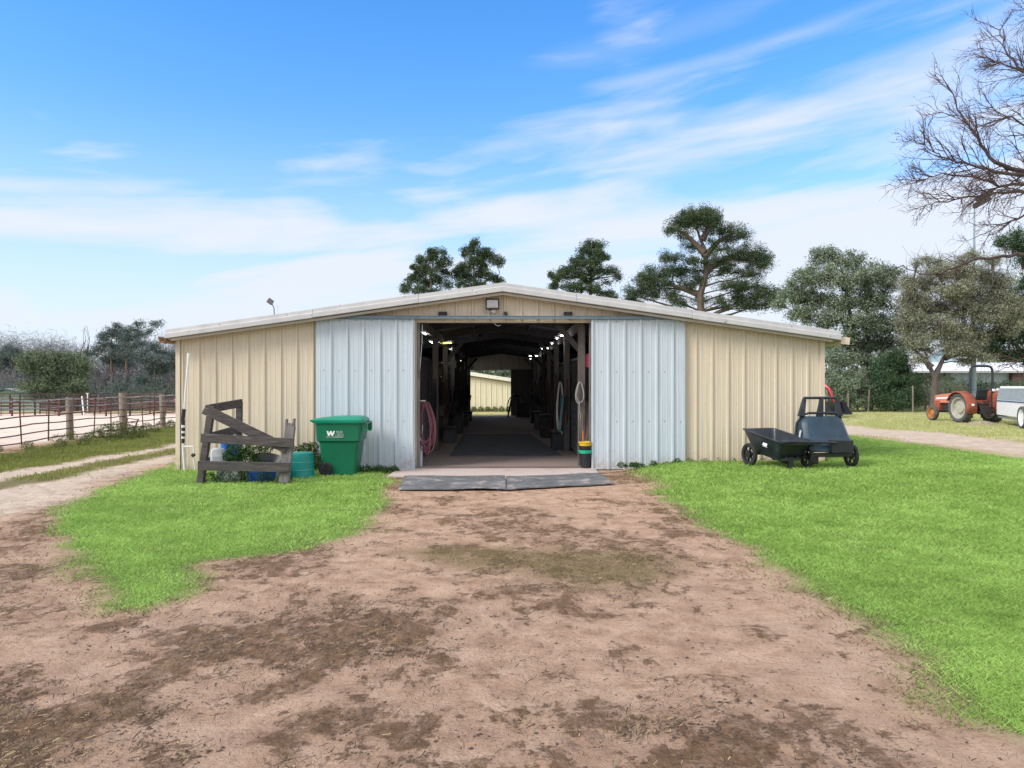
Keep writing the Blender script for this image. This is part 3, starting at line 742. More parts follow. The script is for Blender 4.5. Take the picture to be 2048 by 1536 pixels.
# gutters at both eaves
for s_ in (-1, 1):
    xe = HW + (.27 if s_ > 0 else .14); ze = RZ - xe * SL
    w = MB(); w.prism([(s_ * xe, ze + .10), (s_ * (xe + .02), ze - .04), (s_ * (xe + .13), ze - .07), (s_ * (xe + .16), ze + .05), (s_ * (xe + .15), ze + .052), (s_ * (xe + .12), ze - .055),
                       (s_ * (xe + .03), ze - .03), (s_ * (xe + .01), ze + .10)], -.27, BL + .2, 'XZ')
    w.build('gutter', mat('rusty_gutter', (0.30, 0.17, 0.10), .8, var=.3) if s_ < 0 else M['beige'], barn)
    if s_ > 0:
        w = MB(); w.box((xe + .085, -.285, ze + .0), (.17, .02, .14), rot=(0, R(8), 0)); w.build('gutter_cap', M['beige'], barn)
# sliding doors
def sliding_door(x0, x1, zb, label, off):
    mb = MB(); sheet(mb, x0, x1, zb, 2.985, y=-0.085, off=off)
    d = mb.build('sliding_door', M['door'], barn, solid=0.004); d['label'] = label
    f = MB()
    for zz in (zb + .08, 1.5, 2.9): f.box(((x0 + x1) / 2, -.055, zz), (x1 - x0 - .02, .04, .09))
    for xx in (x0 + .03, x1 - .03): f.box((xx, -.055, 1.5), (.04, .045, 2.8))
    f.build('door_frame', M['greywoodv'], d)
    return d
dl = sliding_door(wx(633, -.1), wx(830, -.1), -0.01, 'pale blue ribbed metal door slid open to the left', wx(665))
dr = sliding_door(wx(1183, -.1), wx(1372, -.1), 0.0, 'pale blue ribbed metal door slid open to the right', wx(1216))
scr = mat('screw_head', (0.05, 0.045, 0.045), .6)
def screws(door, xs, zs, y, r=0.0085):
    for zz in zs:
        for xx in xs:
            if random.random() < .12: continue
            m_ = MB(); c = (xx + random.uniform(-.012, .012), y, zz + random.uniform(-.01, .01))
            m_.lathe([(0.0001, -.006), (r * .7, -.005), (r, 0), (r, .004)], c, 'Y', 8); m_.build('screw', scr, door)
screws(dl, [wx(p) for p in (650, 682, 714, 746, 778, 808)], [2.955, 1.97, .96, .44], -.092)
screws(dr, [wx(p) for p in (1201, 1233, 1265, 1297, 1329, 1361)], [2.955, 1.95, .95], -.092)
# jamb flashing at the doorway
for xx in (OL, OR):
    w = MB(); w.box((xx + (.012 if xx < 0 else -.012), .035, OZ / 2), (.05, .12, OZ)); w.build('jamb', M['greywoodv'], barn, bevel=.004)
w = MB(); w.box(((OL + OR) / 2, .09, OZ + .03), (OR - OL, .10, .06)); w.build('lintel', M['inwood'], barn)
# door track
tk = MB(); tx0, tx1 = wx(630, -.15), wx(1386, -.15)
tk.box(((tx0 + tx1) / 2, -.115, 3.02), (tx1 - tx0, .07, .065)); tk.box(((tx0 + tx1) / 2, -.155, 3.045), (tx1 - tx0, .012, .014))
trk = tk.build('door_track', M['track'], barn, bevel=.004)
for xx in (wx(886), wx(1011), wx(1136)):
    w = MB(); wd_ = .17 if xx != wx(1011) else .075
    w.box((xx, -.05, 3.095), (wd_, .10, .085)); w.box((xx, -.135, 3.06), (.06, .02, .12)); w.lathe([(.001, -.012), (.014, -.01), (.014, 0)], (xx, -.146, 3.09), 'Y', 8)
    w.build('track_bracket', M['dark'], trk, bevel=.006)
w = MB(); w.box((wx(1378), -.12, 3.045), (.17, .11, .09)); w.build('track_end_box', M['dark'], trk, bevel=.008)
w = MB(); w.box((wx(642), -.12, 3.04), (.22, .09, .07)); w.build('track_end_box', M['dark'], trk, bevel=.008)
# floor and apron
w = MB(); w.box((0, BL / 2 + 0.0, -.012), (2 * HW - .04, BL - .02, .09)); w.build('floor', M['concrete'], barn)
w = MB(); w.prism([(-2.12, -1.22), (1.80, -1.16), (1.86, 0.03), (-2.06, 0.03)], -.1, .022, 'XY'); w.build('apron', mat('pale_apron', (0.54, 0.44, 0.40), 0.9, var=0.25, vscale=60, bump=0.4, bscale=120, dirt=(0.36, 0.27, 0.23), dscale=1.5, dthr=(0.5, 0.8)), barn, bevel=.01)
w = MB(); w.box(((OL + OR) / 2 - .05, -.02, .035), (OR - OL + .05, .10, .03), rot=(0, 0, R(.2))); w.build('threshold', mat('threshold', (.16, .11, .10), .8), barn, bevel=.006)
# frame posts, braces, beams, purlins
AL, AR = -1.66, 1.62
for k in range(8):
    yy = 0.35 + k * 3.35
    for s_, xx in ((-1, AL - (.10 if k == 0 else 0)), (1, AR)):
        w = MB(); w.box((xx, yy, 1.5), (.14, .14, 3.0)); w.build('post', M['inwood'], barn, bevel=.006)
        if k in (2, 4, 6) or (s_ > 0 and k == 0): w = MB(); w.bar((xx, yy, 2.35), (xx - s_ * .5, yy, 2.92), .05, .11); w.build('brace', mat('dark_brace', (.05, .042, .038), .9, var=.3), barn)
        w = MB(); w.bar((xx, yy + .08, 2.1), (s_ * (HW - .1), yy + .08, 2.42), .05, .16); w.build('beam', M['inwood'], barn)
    w = MB(); w.bar((-HW + .1, yy, EZ - .12), (0, yy, RZ - .12), .06, .2); w.bar((HW - .1, yy, EZ - .12), (0, yy, RZ - .12), .06, .2)
    w.build('rafter', mat('dark_rafter', (.06, .052, .05), .9, var=.3), barn)
for xx in (-5.6, -4.6, -3.6, -2.6, -.8, .8, 2.6, 3.6, 4.6, 5.6):
    w = MB(); w.box((xx, BL / 2, topz(xx) - .06), (.05, BL - .3, .08)); w.build('purlin', M['darkwood'], barn)
for xx in (AL, AR):
    w = MB(); w.box((xx, BL / 2, 2.92), (.07, BL - .5, .19)); w.build('beam', M['inwood'], barn)
# stall fronts: boards below, bars above
for s_, xx in ((-1, AL - .12), (1, AR + .12)):
    for k in range(7):
        y0 = 0.55 + k * 3.35; y1 = y0 + 3.1
        if k == 0: y0 += 1.1
        mb = MB()
        for j in range(8): mb.box((xx, (y0 + y1) / 2, .1 + j * .155 + .07), (.035, y1 - y0, .145))
        sf = mb.build('stall_front', M['darkwood'], barn)
        mb = MB(); nb = int((y1 - y0) / .14)
        for j in range(nb): mb.tube([(xx, y0 + .07 + j * .14, 1.3), (xx, y0 + .07 + j * .14, 2.25)], .011, 5, False)
        mb.box((xx, (y0 + y1) / 2, 2.28), (.06, y1 - y0, .06)); mb.box((xx, (y0 + y1) / 2, 1.32), (.06, y1 - y0, .05))
        mb.build('stall_bars', M['dark'], sf)
        mb = MB(); mb.box(((xx + s_ * HW) / 2, y1 + .12, 1.2), (abs(HW - abs(xx)) - .1, .05, 2.3)); mb.build('partition', M['darkwood'], barn)
# brown board wall beside the far doorway and slid-back rear door
w = MB(); w.box((RR_ + .62, BL - .12, 1.25), (1.2, .05, 2.45)); w.build('board_wall', M['inwood'], barn)
w = MB(); w.box((-2.25, BL - .12, 1.25), (.8, .05, 2.45)); w.build('board_wall', M['inwood'], barn)

# lamps under the roof
lampw = mat('lit_tube', (0.9, .9, .85), .4, emit=((1.0, .93, .80), 5.0))
lampy = mat('lit_yellow', (0.9, .8, .2), .4, emit=((1.0, .88, .05), 3.5))
def strip(px, py, lx, ang, mt, label, zz=2.84):
    Y = (zz - CZ) * F / (768 - py); X = (px - 1024) / F * Y
    e = empty('strip_light', (X, Y, zz), BR + ang, label, 'light', 'lights under the barn roof')
    m1 = MB(); m1.box((0, 0, .035), (.11, lx + .1, .05)); m1.build('housing', M['white'], e, bevel=.005)
    m2 = MB(); m2.tube([(0, -lx / 2, 0), (0, lx / 2, 0)], .016, 8); m2.build('tube', mt, e)
    m3 = MB(); m3.bar((0, -lx / 3, .05), (0, -lx / 3, .09), .01, .01); m3.bar((0, 0, .05), (0, 0, .55), .008, .008); m3.build('hanger', M['dark'], e)
    ld = bpy.data.lights.new('tube_glow', 'POINT'); ld.energy = (6 if lx > .3 else 2.5) if mt is lampw else 1.5; ld.color = (.86, .92, 1.0) if mt is lampw else (1, .9, .3); ld.shadow_soft_size = .12
    lo = bpy.data.objects.new('tube_glow', ld); COL.objects.link(lo); lo.parent = e; lo.location = (0, 0, -.12)
strip(849, 667, .50, 0, lampw, 'lit strip light nearest the camera under the left side of the barn roof')
strip(864, 685, .9, 0, lampw, 'second lit strip light on the left, just before the yellow one')
strip(892, 686, .35, R(60), lampy, 'yellow glowing lamp under the left side of the barn roof')
strip(901, 698, 1.0, 0, lampw, 'white strip light just past the yellow lamp on the left')
strip(923, 722, 1.0, 0, lampw, 'tiny far lit lamp on the left, upper of the farthest two')
strip(929, 727, 1.0, 0, lampw, 'tiny far lit lamp on the left, lower of the farthest two')
strip(1125, 671, .13, R(30), lampw, 'lit lamp nearest the camera under the right side of the barn roof')
strip(1114, 677, .10, 0, lampw, 'small lit lamp second from the doorway on the right side')
strip(1104, 687, .10, 0, lampw, 'small lit lamp third from the doorway on the right side')
strip(1090, 697, .3, R(40), lampw, 'angled lit lamp fourth from the doorway on the right side')
strip(1067, 712, .35, R(75), lampw, 'flat crosswise lit strip light far down the right side')
strip(1061, 718, .3, 0, lampw, 'farthest tiny lit lamp on the right side')
#@@STUFF
def rbox(mb, sects, n=5):
    """rounded box lofted through sections (z, x0, x1, y0, y1, r)"""
    rings = []
    for (z_, x0, x1, y0, y1, r) in sects:
        ring = []
        for (cx, cy, a0) in ((x1 - r, y1 - r, 0), (x0 + r, y1 - r, 90), (x0 + r, y0 + r, 180), (x1 - r, y0 + r, 270)):
            for k in range(n + 1):
                a = R(a0 + 90 * k / n); ring.append((cx + r * math.cos(a), cy + r * math.sin(a), z_))
        rings.append(ring)
    m = len(rings[0]); vs = [p for r_ in rings for p in r_]
    fs = [(i * m + k, i * m + (k + 1) % m, (i + 1) * m + (k + 1) % m, (i + 1) * m + k) for i in range(len(rings) - 1) for k in range(m)]
    fs += [tuple(range(m))[::-1], tuple(range((len(rings) - 1) * m, len(rings) * m))]
    mb.add(vs, fs); return mb
# ------------------------------------------------------------------ things at and in the barn
t = empty('floodlight', barnpt(wx(985), -.06, 0), BR, 'square black floodlight with a grey lens mounted under the barn ridge', 'light')
w = MB(); zc = CZ + (768 - 609) / F * 14.75
w.box((0, -.06, zc), (.27, .06, .215), rot=(R(-6), 0, 0)); w.build('housing', M['black'], t, bevel=.01)
w = MB(); w.box((0, -.093, zc), (.215, .01, .155), rot=(R(-6), 0, 0)); ln = w.build('lens', mat('lamp_glass', (.50, .46, .45), .15, var=.05), t)
w = MB(); w.tube([(-.09, -.1095, zc - .052), (.09, -.1095, zc - .052)], .012, 6); w.build('reflector', mat('chrome', (.75, .75, .78), .2, metal=.6), t)
w = MB(); w.lathe([(.001, -.05), (.045, -.05), (.045, 0)], (.02, -.01, zc - .135), 'Y', 12); w.build('junction_box', mat('jbox', (.42, .38, .36), .6), t)
cord = mat('cable', (.30, .28, .27), .7)
w = MB(); w.tube([(-.05, -.05, zc - .10), (-.14, -.06, zc - .09), (-.17, -.06, zc - .125), (-.12, -.06, zc - .16), (-.03, -.06, zc - .15), (.02, -.07, zc - .17), (.02, -.065, zc - .33),
                  (.05, -.065, zc - .40), (.11, -.065, zc - .435), (.16, -.065, zc - .42)], .006, 5); w.build('cable', cord, t)

t = empty('water_pipe', onground(372, 940), 0, 'white standpipe with a black wrapped section at the left corner of the barn', 'pipe')
o_ = Vector(t.location)
def L(px, py, Y=14.45): return at(px, Y, py=py) - o_
w = MB(); w.tube([L(376, 708), L(377, 716), L(371, 780), L(367, 850), L(366, 892), L(369, 940)], .020, 8); w.build('pipe', M['pvc'], t, smooth=True)
w = MB(); w.tube([L(378, 706), L(376.5, 718)], .027, 8); w.build('collar', M['pvc'], t, smooth=True)
w = MB(); w.tube([L(368, 818), L(366, 838), L(367, 862), L(366, 886)], [.040, .036, .034, .03], 8); w.build('black_wrap', M['black'], t, smooth=True)
for a_, b_ in ((850, 855), (862, 866), (873, 877)):
    w = MB(); w.tube([L(366.8, a_), L(366.4, b_)], .0375, 8); w.build('tape', M['pvc'], t, smooth=True)
w = MB(); w.tube([L(366, 893), L(387, 893), L(388, 905), L(387, 912)], .018, 8); w.tube([L(387, 912), L(390, 940)], .012, 6); w.build('branch_pipe', M['pvc'], t, smooth=True)
w = MB(); w.tube([L(384, 912), L(389, 908)], .035, 8); w.build('tap', M['dark'], t, smooth=True)

# ---- weathered plank frame (a corner of old fence)
fr = empty('plank_frame', onground(488, 968), 0, 'weathered grey plank frame with a slanting brace standing on the grass before the barn', 'wooden frame')
fo = Vector(fr.location)
def K(px, py, Y): return at(px, Y, py=py) - fo
def plank(nm, a, b, w_, h_, mm, up=(0, 0, 1), lab=None):
    m_ = MB(); m_.bar(a, b, w_, h_, up); q = m_.build(nm, mm, fr, bevel=.006)
    if lab: q['label'] = lab
    return q
plank('post', K(400, 972, 12.6), K(424, 812, 12.75), .10, .11, M['greywood'], (1, 0, 0))
m_ = MB(); m_.bar(K(568, 965, 12.55), K(581, 852, 12.6), .08, .165, (1, 0, 0))
for dxx, hh in ((-7.5, 838), (-3, 846), (1, 849), (5, 846), (7.5, 837)):
    m_.bar(K(580 + dxx, 856, 12.6), K(581 + dxx, hh, 12.6), .07, .035, (1, 0, 0))
m_.build('post', M['greywoodv'], fr, bevel=.004)['label'] = 'pale broken-topped post'
plank('post', K(477, 935, 13.9), K(479, 803, 13.9), .09, .10, M['greywood'], (1, 0, 0))
plank('post', K(444, 968, 12.6) + Vector((3.3 * 0, 1.0, 0)), K(444, 968, 12.6) + Vector((0, 1.0, .5)), .08, .08, M['greywood'], (1, 0, 0)) if False else None
plank('rail', K(402, 876, 12.48), K(588, 886, 12.48), .045, .150, M['greywood'])
plank('rail', K(396, 931, 12.48), K(580, 935, 12.48), .045, .155, M['greywood'])
plank('brace', K(408, 818, 12.43), K(574, 898, 12.53), .045, .165, M['greywood'])
plank('rail', K(416, 818, 12.75), K(483, 806, 13.9), .045, .15, M['greywood'])
plank('rail', K(412, 876, 12.75), K(478, 858, 13.9), .045, .15, M['greywood'])
plank('rail', K(402, 928, 12.75), K(478, 905, 13.9), .045, .15, M['greywood'])

def bucket(name, loc, r0, r1, h, m, label, cat='bucket', up=True, rim=.008, group=None, n=28, handle=True):
    t = empty(name, loc, 0, label, cat, group); w = MB()
    if up: prof = [(.001, 0), (r0, 0), (r1, h), (r1 + rim, h), (r1 + rim, h - .02), (r1 + .001, h - .022)]; prof2 = [(r1, h - .002), (r0 - .004, .012), (.001, .012)]
    else: prof = [(r1 + rim, 0), (r1 + rim, .02), (r1, .022), (r0 + .006, h - .02), (r0 - .01, h), (.001, h)]; prof2 = []
    w.lathe(prof, n=n)
    if prof2: w.lathe(prof2, n=n)
    w.build('shell', m, t, smooth=True)
    if handle and up:
        m_ = MB(); m_.tube([(r1 * math.cos(a), -.02, h + .7 * r1 * math.sin(a)) for a in np.linspace(0, math.pi, 9)], .003, 5); m_.build('handle', M['dark'], t)
    return t
b1 = at(449, 13.3, py=945); b1.z = gh(b1.x, b1.y)
t = empty('storage_block', onground(462, 962), 0, 'mottled pale block behind the lower rail of the plank frame', 'block')
t.location = at(462, 12.95, z=0)
w = MB(); w.box((0, 0, .13), (.42, .3, .27)); w.build('block', M['block'], t, bevel=.03)
w = MB(); w.box((.02, .0, .30), (.38, .3, .07)); w.build('top_slab', mat('pinkish_slab', (.42, .33, .30), .9, var=.2), t, bevel=.01)
t = empty('white_container', at(436, 12.95, z=.27), R(10), 'white plastic container on the pale block inside the plank frame', 'container')
w = MB(); rbox(w, [(0, -.12, .12, -.09, .09, .03), (.24, -.11, .11, -.085, .085, .03), (.29, -.10, .10, -.08, .08, .04), (.31, -.06, .06, -.05, .05, .04)]); w.build('body', M['whitepl'], t, smooth=True)
w = MB(); w.box((0, -.09, .12), (.14, .006, .10)); w.build('label_patch', mat('faded_patch', (.48, .50, .52), .6), t)
bucket('blue_bucket', at(461, 13.35, z=.36), .15, .18, .36, M['blue'], 'bright blue bucket raised behind the middle rail of the plank frame', group=None)
t = empty('bucket_stand', at(461, 13.35, z=0), 0, 'dark upturned crate carrying the bright blue bucket', 'crate')
w = MB(); w.box((0, 0, .18), (.34, .34, .358)); w.build('crate', M['black'], t, bevel=.01)
w = MB()
for zz in (.09, .18, .27): w.box((0, -.173, zz), (.3, .006, .03))
w.build('slat', M['dark'], t)
t = bucket('blue_tub', at(523, 13.0, z=0), .23, .25, .19, M['navy'], 'low dark blue tub under the bottom rail of the plank frame', 'tub')
w = MB(); w.box((-.135, -.188, .12), (.055, .004, .05), rot=(R(-5), 0, R(-35))); w.build('sticker', M['white'], t)
t = bucket('feed_pan', at(535, 13.35, z=.20), .22, .30, .14, M['black'], 'wide black feed pan propped behind the plank frame', 'feed pan', handle=False)
t.rotation_euler = (R(12), R(14), 0); t.location.z = .22
t = empty('pan_block', at(535, 13.35, z=0), 0, 'grey concrete block under the black feed pan', 'block')
w = MB(); w.box((0, 0, .10), (.4, .2, .20)); w.build('block', M['block'], t, bevel=.01)
w = MB(); w.box((0, -.102, .1), (.12, .004, .12)); w.build('hole', M['dark'], t)  # flat dark plate paints in the shade of the block's hollow
# wire egg-crate standing behind
t = empty('wire_rack', at(487, 13.9, z=0), 0, 'white wire rack leaning behind the plank frame', 'rack')
w = MB()
for i in range(6): w.tube([(-.10 + i * .045, 0, .05), (-.10 + i * .045, .03, .92)], .006, 5)
w.build('bars', M['white'], t)
w = MB(); w.tube([(-.1, 0, .05), (.125, 0, .05)], .008, 5); w.tube([(-.1, .03, .92), (.125, .03, .92)], .008, 5); w.tube([(.0, .02, .92), (.0, .02, 1.02), (.05, .02, 1.04)], .006, 5)
w.build('rails', M['white'], t)

def leafy(name, loc, blobs, n, size, m, label, cat, stems=10, aspect=.45, rnd_=None):
    """small plant: blobs = (x, y, z, r) in local metres"""
    t = empty(name, loc, 0, label, cat); C = []
    for (x_, y_, z_, r_) in blobs:
        k = int(n * r_ ** 2 / sum(q[3] ** 2 for q in blobs)); d = RNG.normal(size=(k, 3)); d /= np.linalg.norm(d, axis=1)[:, None]
        C.append(np.array([x_, y_, z_]) + d * r_ * RNG.uniform(.25, 1, (k, 1)) ** .5)
    C = np.concatenate(C); C = C[C[:, 2] > 0.005]
    leaves('foliage', C, size, m, t, aspect)
    w = MB()
    for i in range(stems):
        b_ = blobs[i % len(blobs)]
        w.tube([(b_[0] * .4 + random.uniform(-.03, .03), b_[1] * .4, 0), (b_[0] * .8, b_[1] * .8, b_[2] * .6), (b_[0] + random.uniform(-.6, .6) * b_[3], b_[1] + random.uniform(-.6, .6) * b_[3], b_[2] + b_[3] * .5)], [.007, .005, .003], 4)
    w.build('stem', mat('green_stem', (.08, .10, .04), .8), t); return t
leafy('potted_plant', at(470, 12.85, z=.1), [(0, 0, .42, .17), (-.12, 0, .36, .1), (.15, 0, .38, .12), (0, 0, .2, .12)], 1100, .034, M['weed'], 'dark leafy plant hiding the blue bucket inside the plank frame', 'plant')
leafy('potted_plant', at(508, 12.85, z=.0), [(0, 0, .62, .2), (.2, .0, .62, .15), (-.1, 0, .48, .16), (.05, 0, .3, .14), (.3, 0, .66, .10)], 1100, .042, M['weed'], 'long leaved plant poking out between the rails of the plank frame', 'plant', aspect=.3)
leafy('ground_weed', at(490, 12.75, z=.0), [(-.6, 0, .05, .14), (-.3, 0, .08, .16), (0, .1, .08, .2), (.35, 0, .06, .16), (.7, 0, .05, .15)], 1700, .030, M['weed'], 'low weeds tangled round the foot of the plank frame', 'weeds')
leafy('wall_weed', at(610, 14.45, z=.0), [(-.2, 0, .35, .14), (0, 0, .42, .14), (.16, 0, .45, .13), (.2, 0, .2, .16), (-.1, 0, .15, .16)], 1500, .036, M['weed'], 'weeds climbing the beige wall behind the teal tub', 'weeds')
leafy('wall_weed', at(752, 14.3, z=.0), [(random.uniform(-.6, .45), random.uniform(-.06, .08), random.uniform(0, .07), random.uniform(.05, .09)) for _ in range(22)], 1800, .030, M['weed'], 'low weeds at the foot of the pale blue door right of the green bin', 'weeds')
c_ = at(1290, 14.45); leafy('wall_weed', c_, [(random.uniform(-.5, .75), random.uniform(-.05, .08), random.uniform(0, .07), random.uniform(.04, .08)) for _ in range(22)] + [(.62, 0, .1, .09)], 2200, .028, M['weed'], 'low green weeds along the foot of the right sliding door', 'weeds')
c_ = at(1450, 14.5); leafy('wall_weed', c_, [(x_, 0, .03, .07) for x_ in np.linspace(-.7, 1.6, 9)], 700, .018, M['weed'], 'thin fringe of weeds along the beige wall right of the doors', 'weeds')

# teal upturned tub
t = empty('teal_tub', at(603, 13.55, z=0), 0, 'teal plastic barrel standing upside down beside the green bin', 'tub')
w = MB(); w.lathe([(.235, 0), (.232, .03), (.222, .18), (.217, .36), (.205, .435), (.18, .452), (.001, .455)], n=32); w.build('shell', M['teal'], t, smooth=True)
for zz, rr in ((.145, .2265), (.285, .2215)):
    w = MB(); w.lathe([(rr, -.004), (rr + .003, -.002), (rr + .003, .002), (rr, .004)], (0, 0, zz), n=32); w.build('ring', M['tealpale'], t)

# ---- wheeled rubbish bin
bn_ = empty('wheelie_bin', at(683, 14.02, z=0), R(2), 'green wheeled rubbish bin with white lettering in front of the left sliding door', 'rubbish bin')
w = MB()
rbox(w, [(.02, -.29, .30, -.27, .27, .05), (.60, -.355, .375, -.33, .33, .06), (.625, -.36, .38, -.335, .335, .06), (.65, -.40, .415, -.365, .36, .06), (.97, -.415, .44, -.375, .375, .06), (.99, -.42, .445, -.38, .38, .06)])
w.build('body', M['green'], bn_, smooth=True)
w = MB(); rbox(w, [(.975, -.44, .47, -.40, .40, .06), (1.005, -.50, .48, -.41, .41, .07), (1.035, -.52, .47, -.41, .41, .07), (1.06, -.42, .455, -.37, .37, .08), (1.095, -.08, .40, -.28, .28, .08)])
w.build('lid', M['greenlid'], bn_, smooth=True)
w = MB(); w.prism([(.44, 1.0), (.53, .985), (.535, .86), (.52, .80), (.475, .80), (.42, .90)], -.33, -.22, 'XZ'); w.prism([(.44, 1.0), (.53, .985), (.535, .86), (.52, .80), (.475, .80), (.42, .90)], .22, .33, 'XZ')
w.tube([(.515, -.3, .97), (.515, .3, .97)], .018, 8); w.build('handle', M['green'], bn_, bevel=.008)
for yy in (-.30, .30):
    w = MB(); w.lathe([(.05, -.03), (.11, -.035), (.127, -.02), (.127, .02), (.11, .035), (.05, .03)], (-.235, yy, .125), 'Y', 28)
    wh = w.build('wheel', M['blackrubber'], bn_, smooth=True)
    w = MB(); w.lathe([(.001, -.02), (.055, -.02), (.055, .02), (.001, .02)], (-.24, yy, .145), 'Y', 16); w.build('hub', M['dark'], wh)
w = MB(); w.tube([(-.24, -.3, .145), (-.24, .3, .145)], .012, 8); w.build('axle', M['dark'], bn_)
def ribx(z_): return np.interp(z_, [.65, .97], [-.366, -.376])
def text_mesh(body, size, nm, m, parent, loc, rot, extr=.001, sx=1.0, bold=0.0):
    cu = bpy.data.curves.new(nm, 'FONT'); cu.body = body; cu.size = size; cu.extrude = extr; cu.offset = bold; cu.align_x = 'LEFT'
    o = bpy.data.objects.new(nm, cu); COL.objects.link(o); dg = bpy.context.evaluated_depsgraph_get(); dg.update()
    me = bpy.data.meshes.new_from_object(o.evaluated_get(dg)); bpy.data.objects.remove(o)
    me.materials.clear(); me.materials.append(m); q = bpy.data.objects.new(nm, me); COL.objects.link(q); q.parent = parent
    q.location = loc; q.rotation_euler = rot; q.scale = (sx, 1, 1); return q
w = MB()       # bold W and outlined M as flat letters
def poly(mb, pts, y0, y1): mb.prism(pts, y0, y1, 'XZ')
zl, hh = .745, .088; x0 = -.185; yF = -.3765
def stroke(mb, a, b, wd, y=yF):
    a = Vector((a[0], 0, a[1])); b = Vector((b[0], 0, b[1])); s_ = Vector((wd / 2, 0, 0))
    mb.prism([((a - s_).x, a.z), ((a + s_).x, a.z), ((b + s_).x, b.z), ((b - s_).x, b.z)], y - .002, y, 'XZ')
wl = MB()
for k, (a_, b_) in enumerate((((0.0, 1), (.22, 0)), ((.22, 0), (.5, 1)), ((.5, 1), (.72, 0)), ((.72, 0), (1.0, 1)))):
    stroke(wl, (x0 + a_[0] * .125, zl + (1 - a_[1]) * 0 + a_[1] * hh), (x0 + b_[0] * .125, zl + b_[1] * hh), .030, yF - .0004 * k)
wl.build('letter', M['white'], bn_)
wl = MB(); xm = x0 + .165
for k, (a_, b_) in enumerate((((.0, 0), (.20, 1)), ((.20, 1), (.45, 0)), ((.45, 0), (.75, 1)), ((.75, 1), (1.0, 0)))):
    for e in (-.015, .015): stroke(wl, (xm + a_[0] * .115 + e, zl + a_[1] * hh), (xm + b_[0] * .115 + e, zl + b_[1] * hh), .0028, yF - .0005 * k - (.0002 if e > 0 else 0))
for (xa, za) in ((.20, 1), (.75, 1), (.0, 0), (.45, 0), (1.0, 0)): wl.box((xm + xa * .115, yF - .004, zl + za * hh), (.032, .002, .003))
wl.build('letter', M['white'], bn_)
tx = text_mesh('WASTE MANAGEMENT', .024, 'lettering', M['white'], bn_, (x0 - .02, yF + .0, zl - .032), (R(90), 0, 0), .0015, 1.25, .0)

# ---- rubber mats
def slab(name, pts, z0, z1, m, label, cat, group=None, sag=0):
    c = sum((Vector(p) for p in pts), Vector((0, 0, 0))) / len(pts)
    t = empty(name, (c.x, c.y, 0), 0, label, cat, group); w = MB()
    n = 14; A, B, C, D = [Vector(p) - Vector((c.x, c.y, 0)) for p in pts]      # A-B front, D-C back
    vs = []
    for zz in (0, 1):
        for j in range(5):
            for i in range(n + 1):
                p = (A.lerp(B, i / n)).lerp(D.lerp(C, i / n), j / 4)
                wv = (vnoise(np.array([p.x * 2.1 + 7]), np.array([p.y * 3 + c.x]))[0] - .5) * sag
                vs.append((p.x + wv * .3 * (j == 0), p.y + wv * 2.0 * (j in (0, 4)), p.z + max(wv, -.004) + (z1 - z0 if zz else 0)))
    m_ = (n + 1); o = 5 * m_; fs = []
    for j in range(4):
        for i in range(n):
            a = j * m_ + i; fs.append((a, a + m_, a + m_ + 1, a + 1)); fs.append((a + o, a + 1 + o, a + m_ + 1 + o, a + m_ + o))
    for i in range(n): fs.append((i, i + 1, i + 1 + o, i + o)); a = 4 * m_ + i; fs.append((a + 1, a, a + o, a + 1 + o))
    for j in range(4): a = j * m_; fs.append((a + m_, a, a + o, a + m_ + o)); a = j * m_ + n; fs.append((a, a + m_, a + m_ + o, a + o))
    w.add(vs, fs); w.build('mat', m, t, smooth=False); return t
def gp(px, py, z=0.01):
    Y = (CZ - z) * F / (py - 768); return (( px - 1024) / F * Y, Y, z)
slab('rubber_mat', [gp(797, 979.5), gp(1012, 979, .02), gp(1010, 953, .03), gp(808, 953, .02)], 0, .018, M['rubber'], 'scuffed rubber mat on the ground before the doorway, left of the seam', 'rubber mat', 'mats in the barn doorway', .05)
slab('rubber_mat', [gp(1013.5, 978.5, .02), gp(1228, 968, .012), gp(1198, 948.5, .03), gp(1012, 953, .03)], 0, .018, M['rubber'], 'scuffed rubber mat with a curling corner, right of the seam before the doorway', 'rubber mat', 'mats in the barn doorway', .05)
slab('rubber_mat', [barnpt(wx(903, 2.3) , 2.3, .036), barnpt(wx(1128, 2.3), 2.3, .036), barnpt(.95, 9.5, .036), barnpt(-1.25, 9.5, .036)], 0, .018, mat('dark_mat', (.07, .075, .085), .85, var=.3, vscale=3, dirt=(.1, .09, .08), dscale=3), 'long dark rubber mat lying down the barn aisle', 'rubber mat', 'mats in the barn doorway', .0)

# ---- things just inside the doorway
t = empty('hose_coil', barnpt(wx(852, .4), .30, 0), BR, 'coil of pink hose hanging on the left post inside the doorway', 'hose')
w = MB()
for k in range(15):
    cx, rx_, hz_ = .0 + random.uniform(-.05, .06), .13 + random.uniform(-.05, .05), random.uniform(.36, .54); cz_ = .86 - (hz_ - .46) * .6
    pts = []
    for i in range(25):
        a = 2 * math.pi * i / 24; sxx = math.sin(a); pts.append((cx + rx_ * math.cos(a) * (1 - .25 * max(sxx, 0)) + .05 * (1 - sxx) * .5, -.10 - .007 * k, cz_ + hz_ * sxx))
    w.tube(pts, .0095, 6, False)
w.build('coils', M['pinkhose'], t, smooth=True)
w = MB(); w.bar((-.16, -.10, 1.36), (.02, -.10, 1.36), .04, .02); w.build('hook', M['white'], t)
t = empty('white_board', barnpt(wx(841), .16, .033), BR, 'short white board standing on end inside the left doorpost', 'board')
w = MB(); w.box((0, 0, .42), (.055, .02, .84), rot=(0, R(1), 0)); w.build('board', M['whitepl'], t, bevel=.004)
t = empty('wire_conduit', barnpt(wx(838), .08, 0), BR, 'thin white wire dropping inside the left door edge', 'wire')
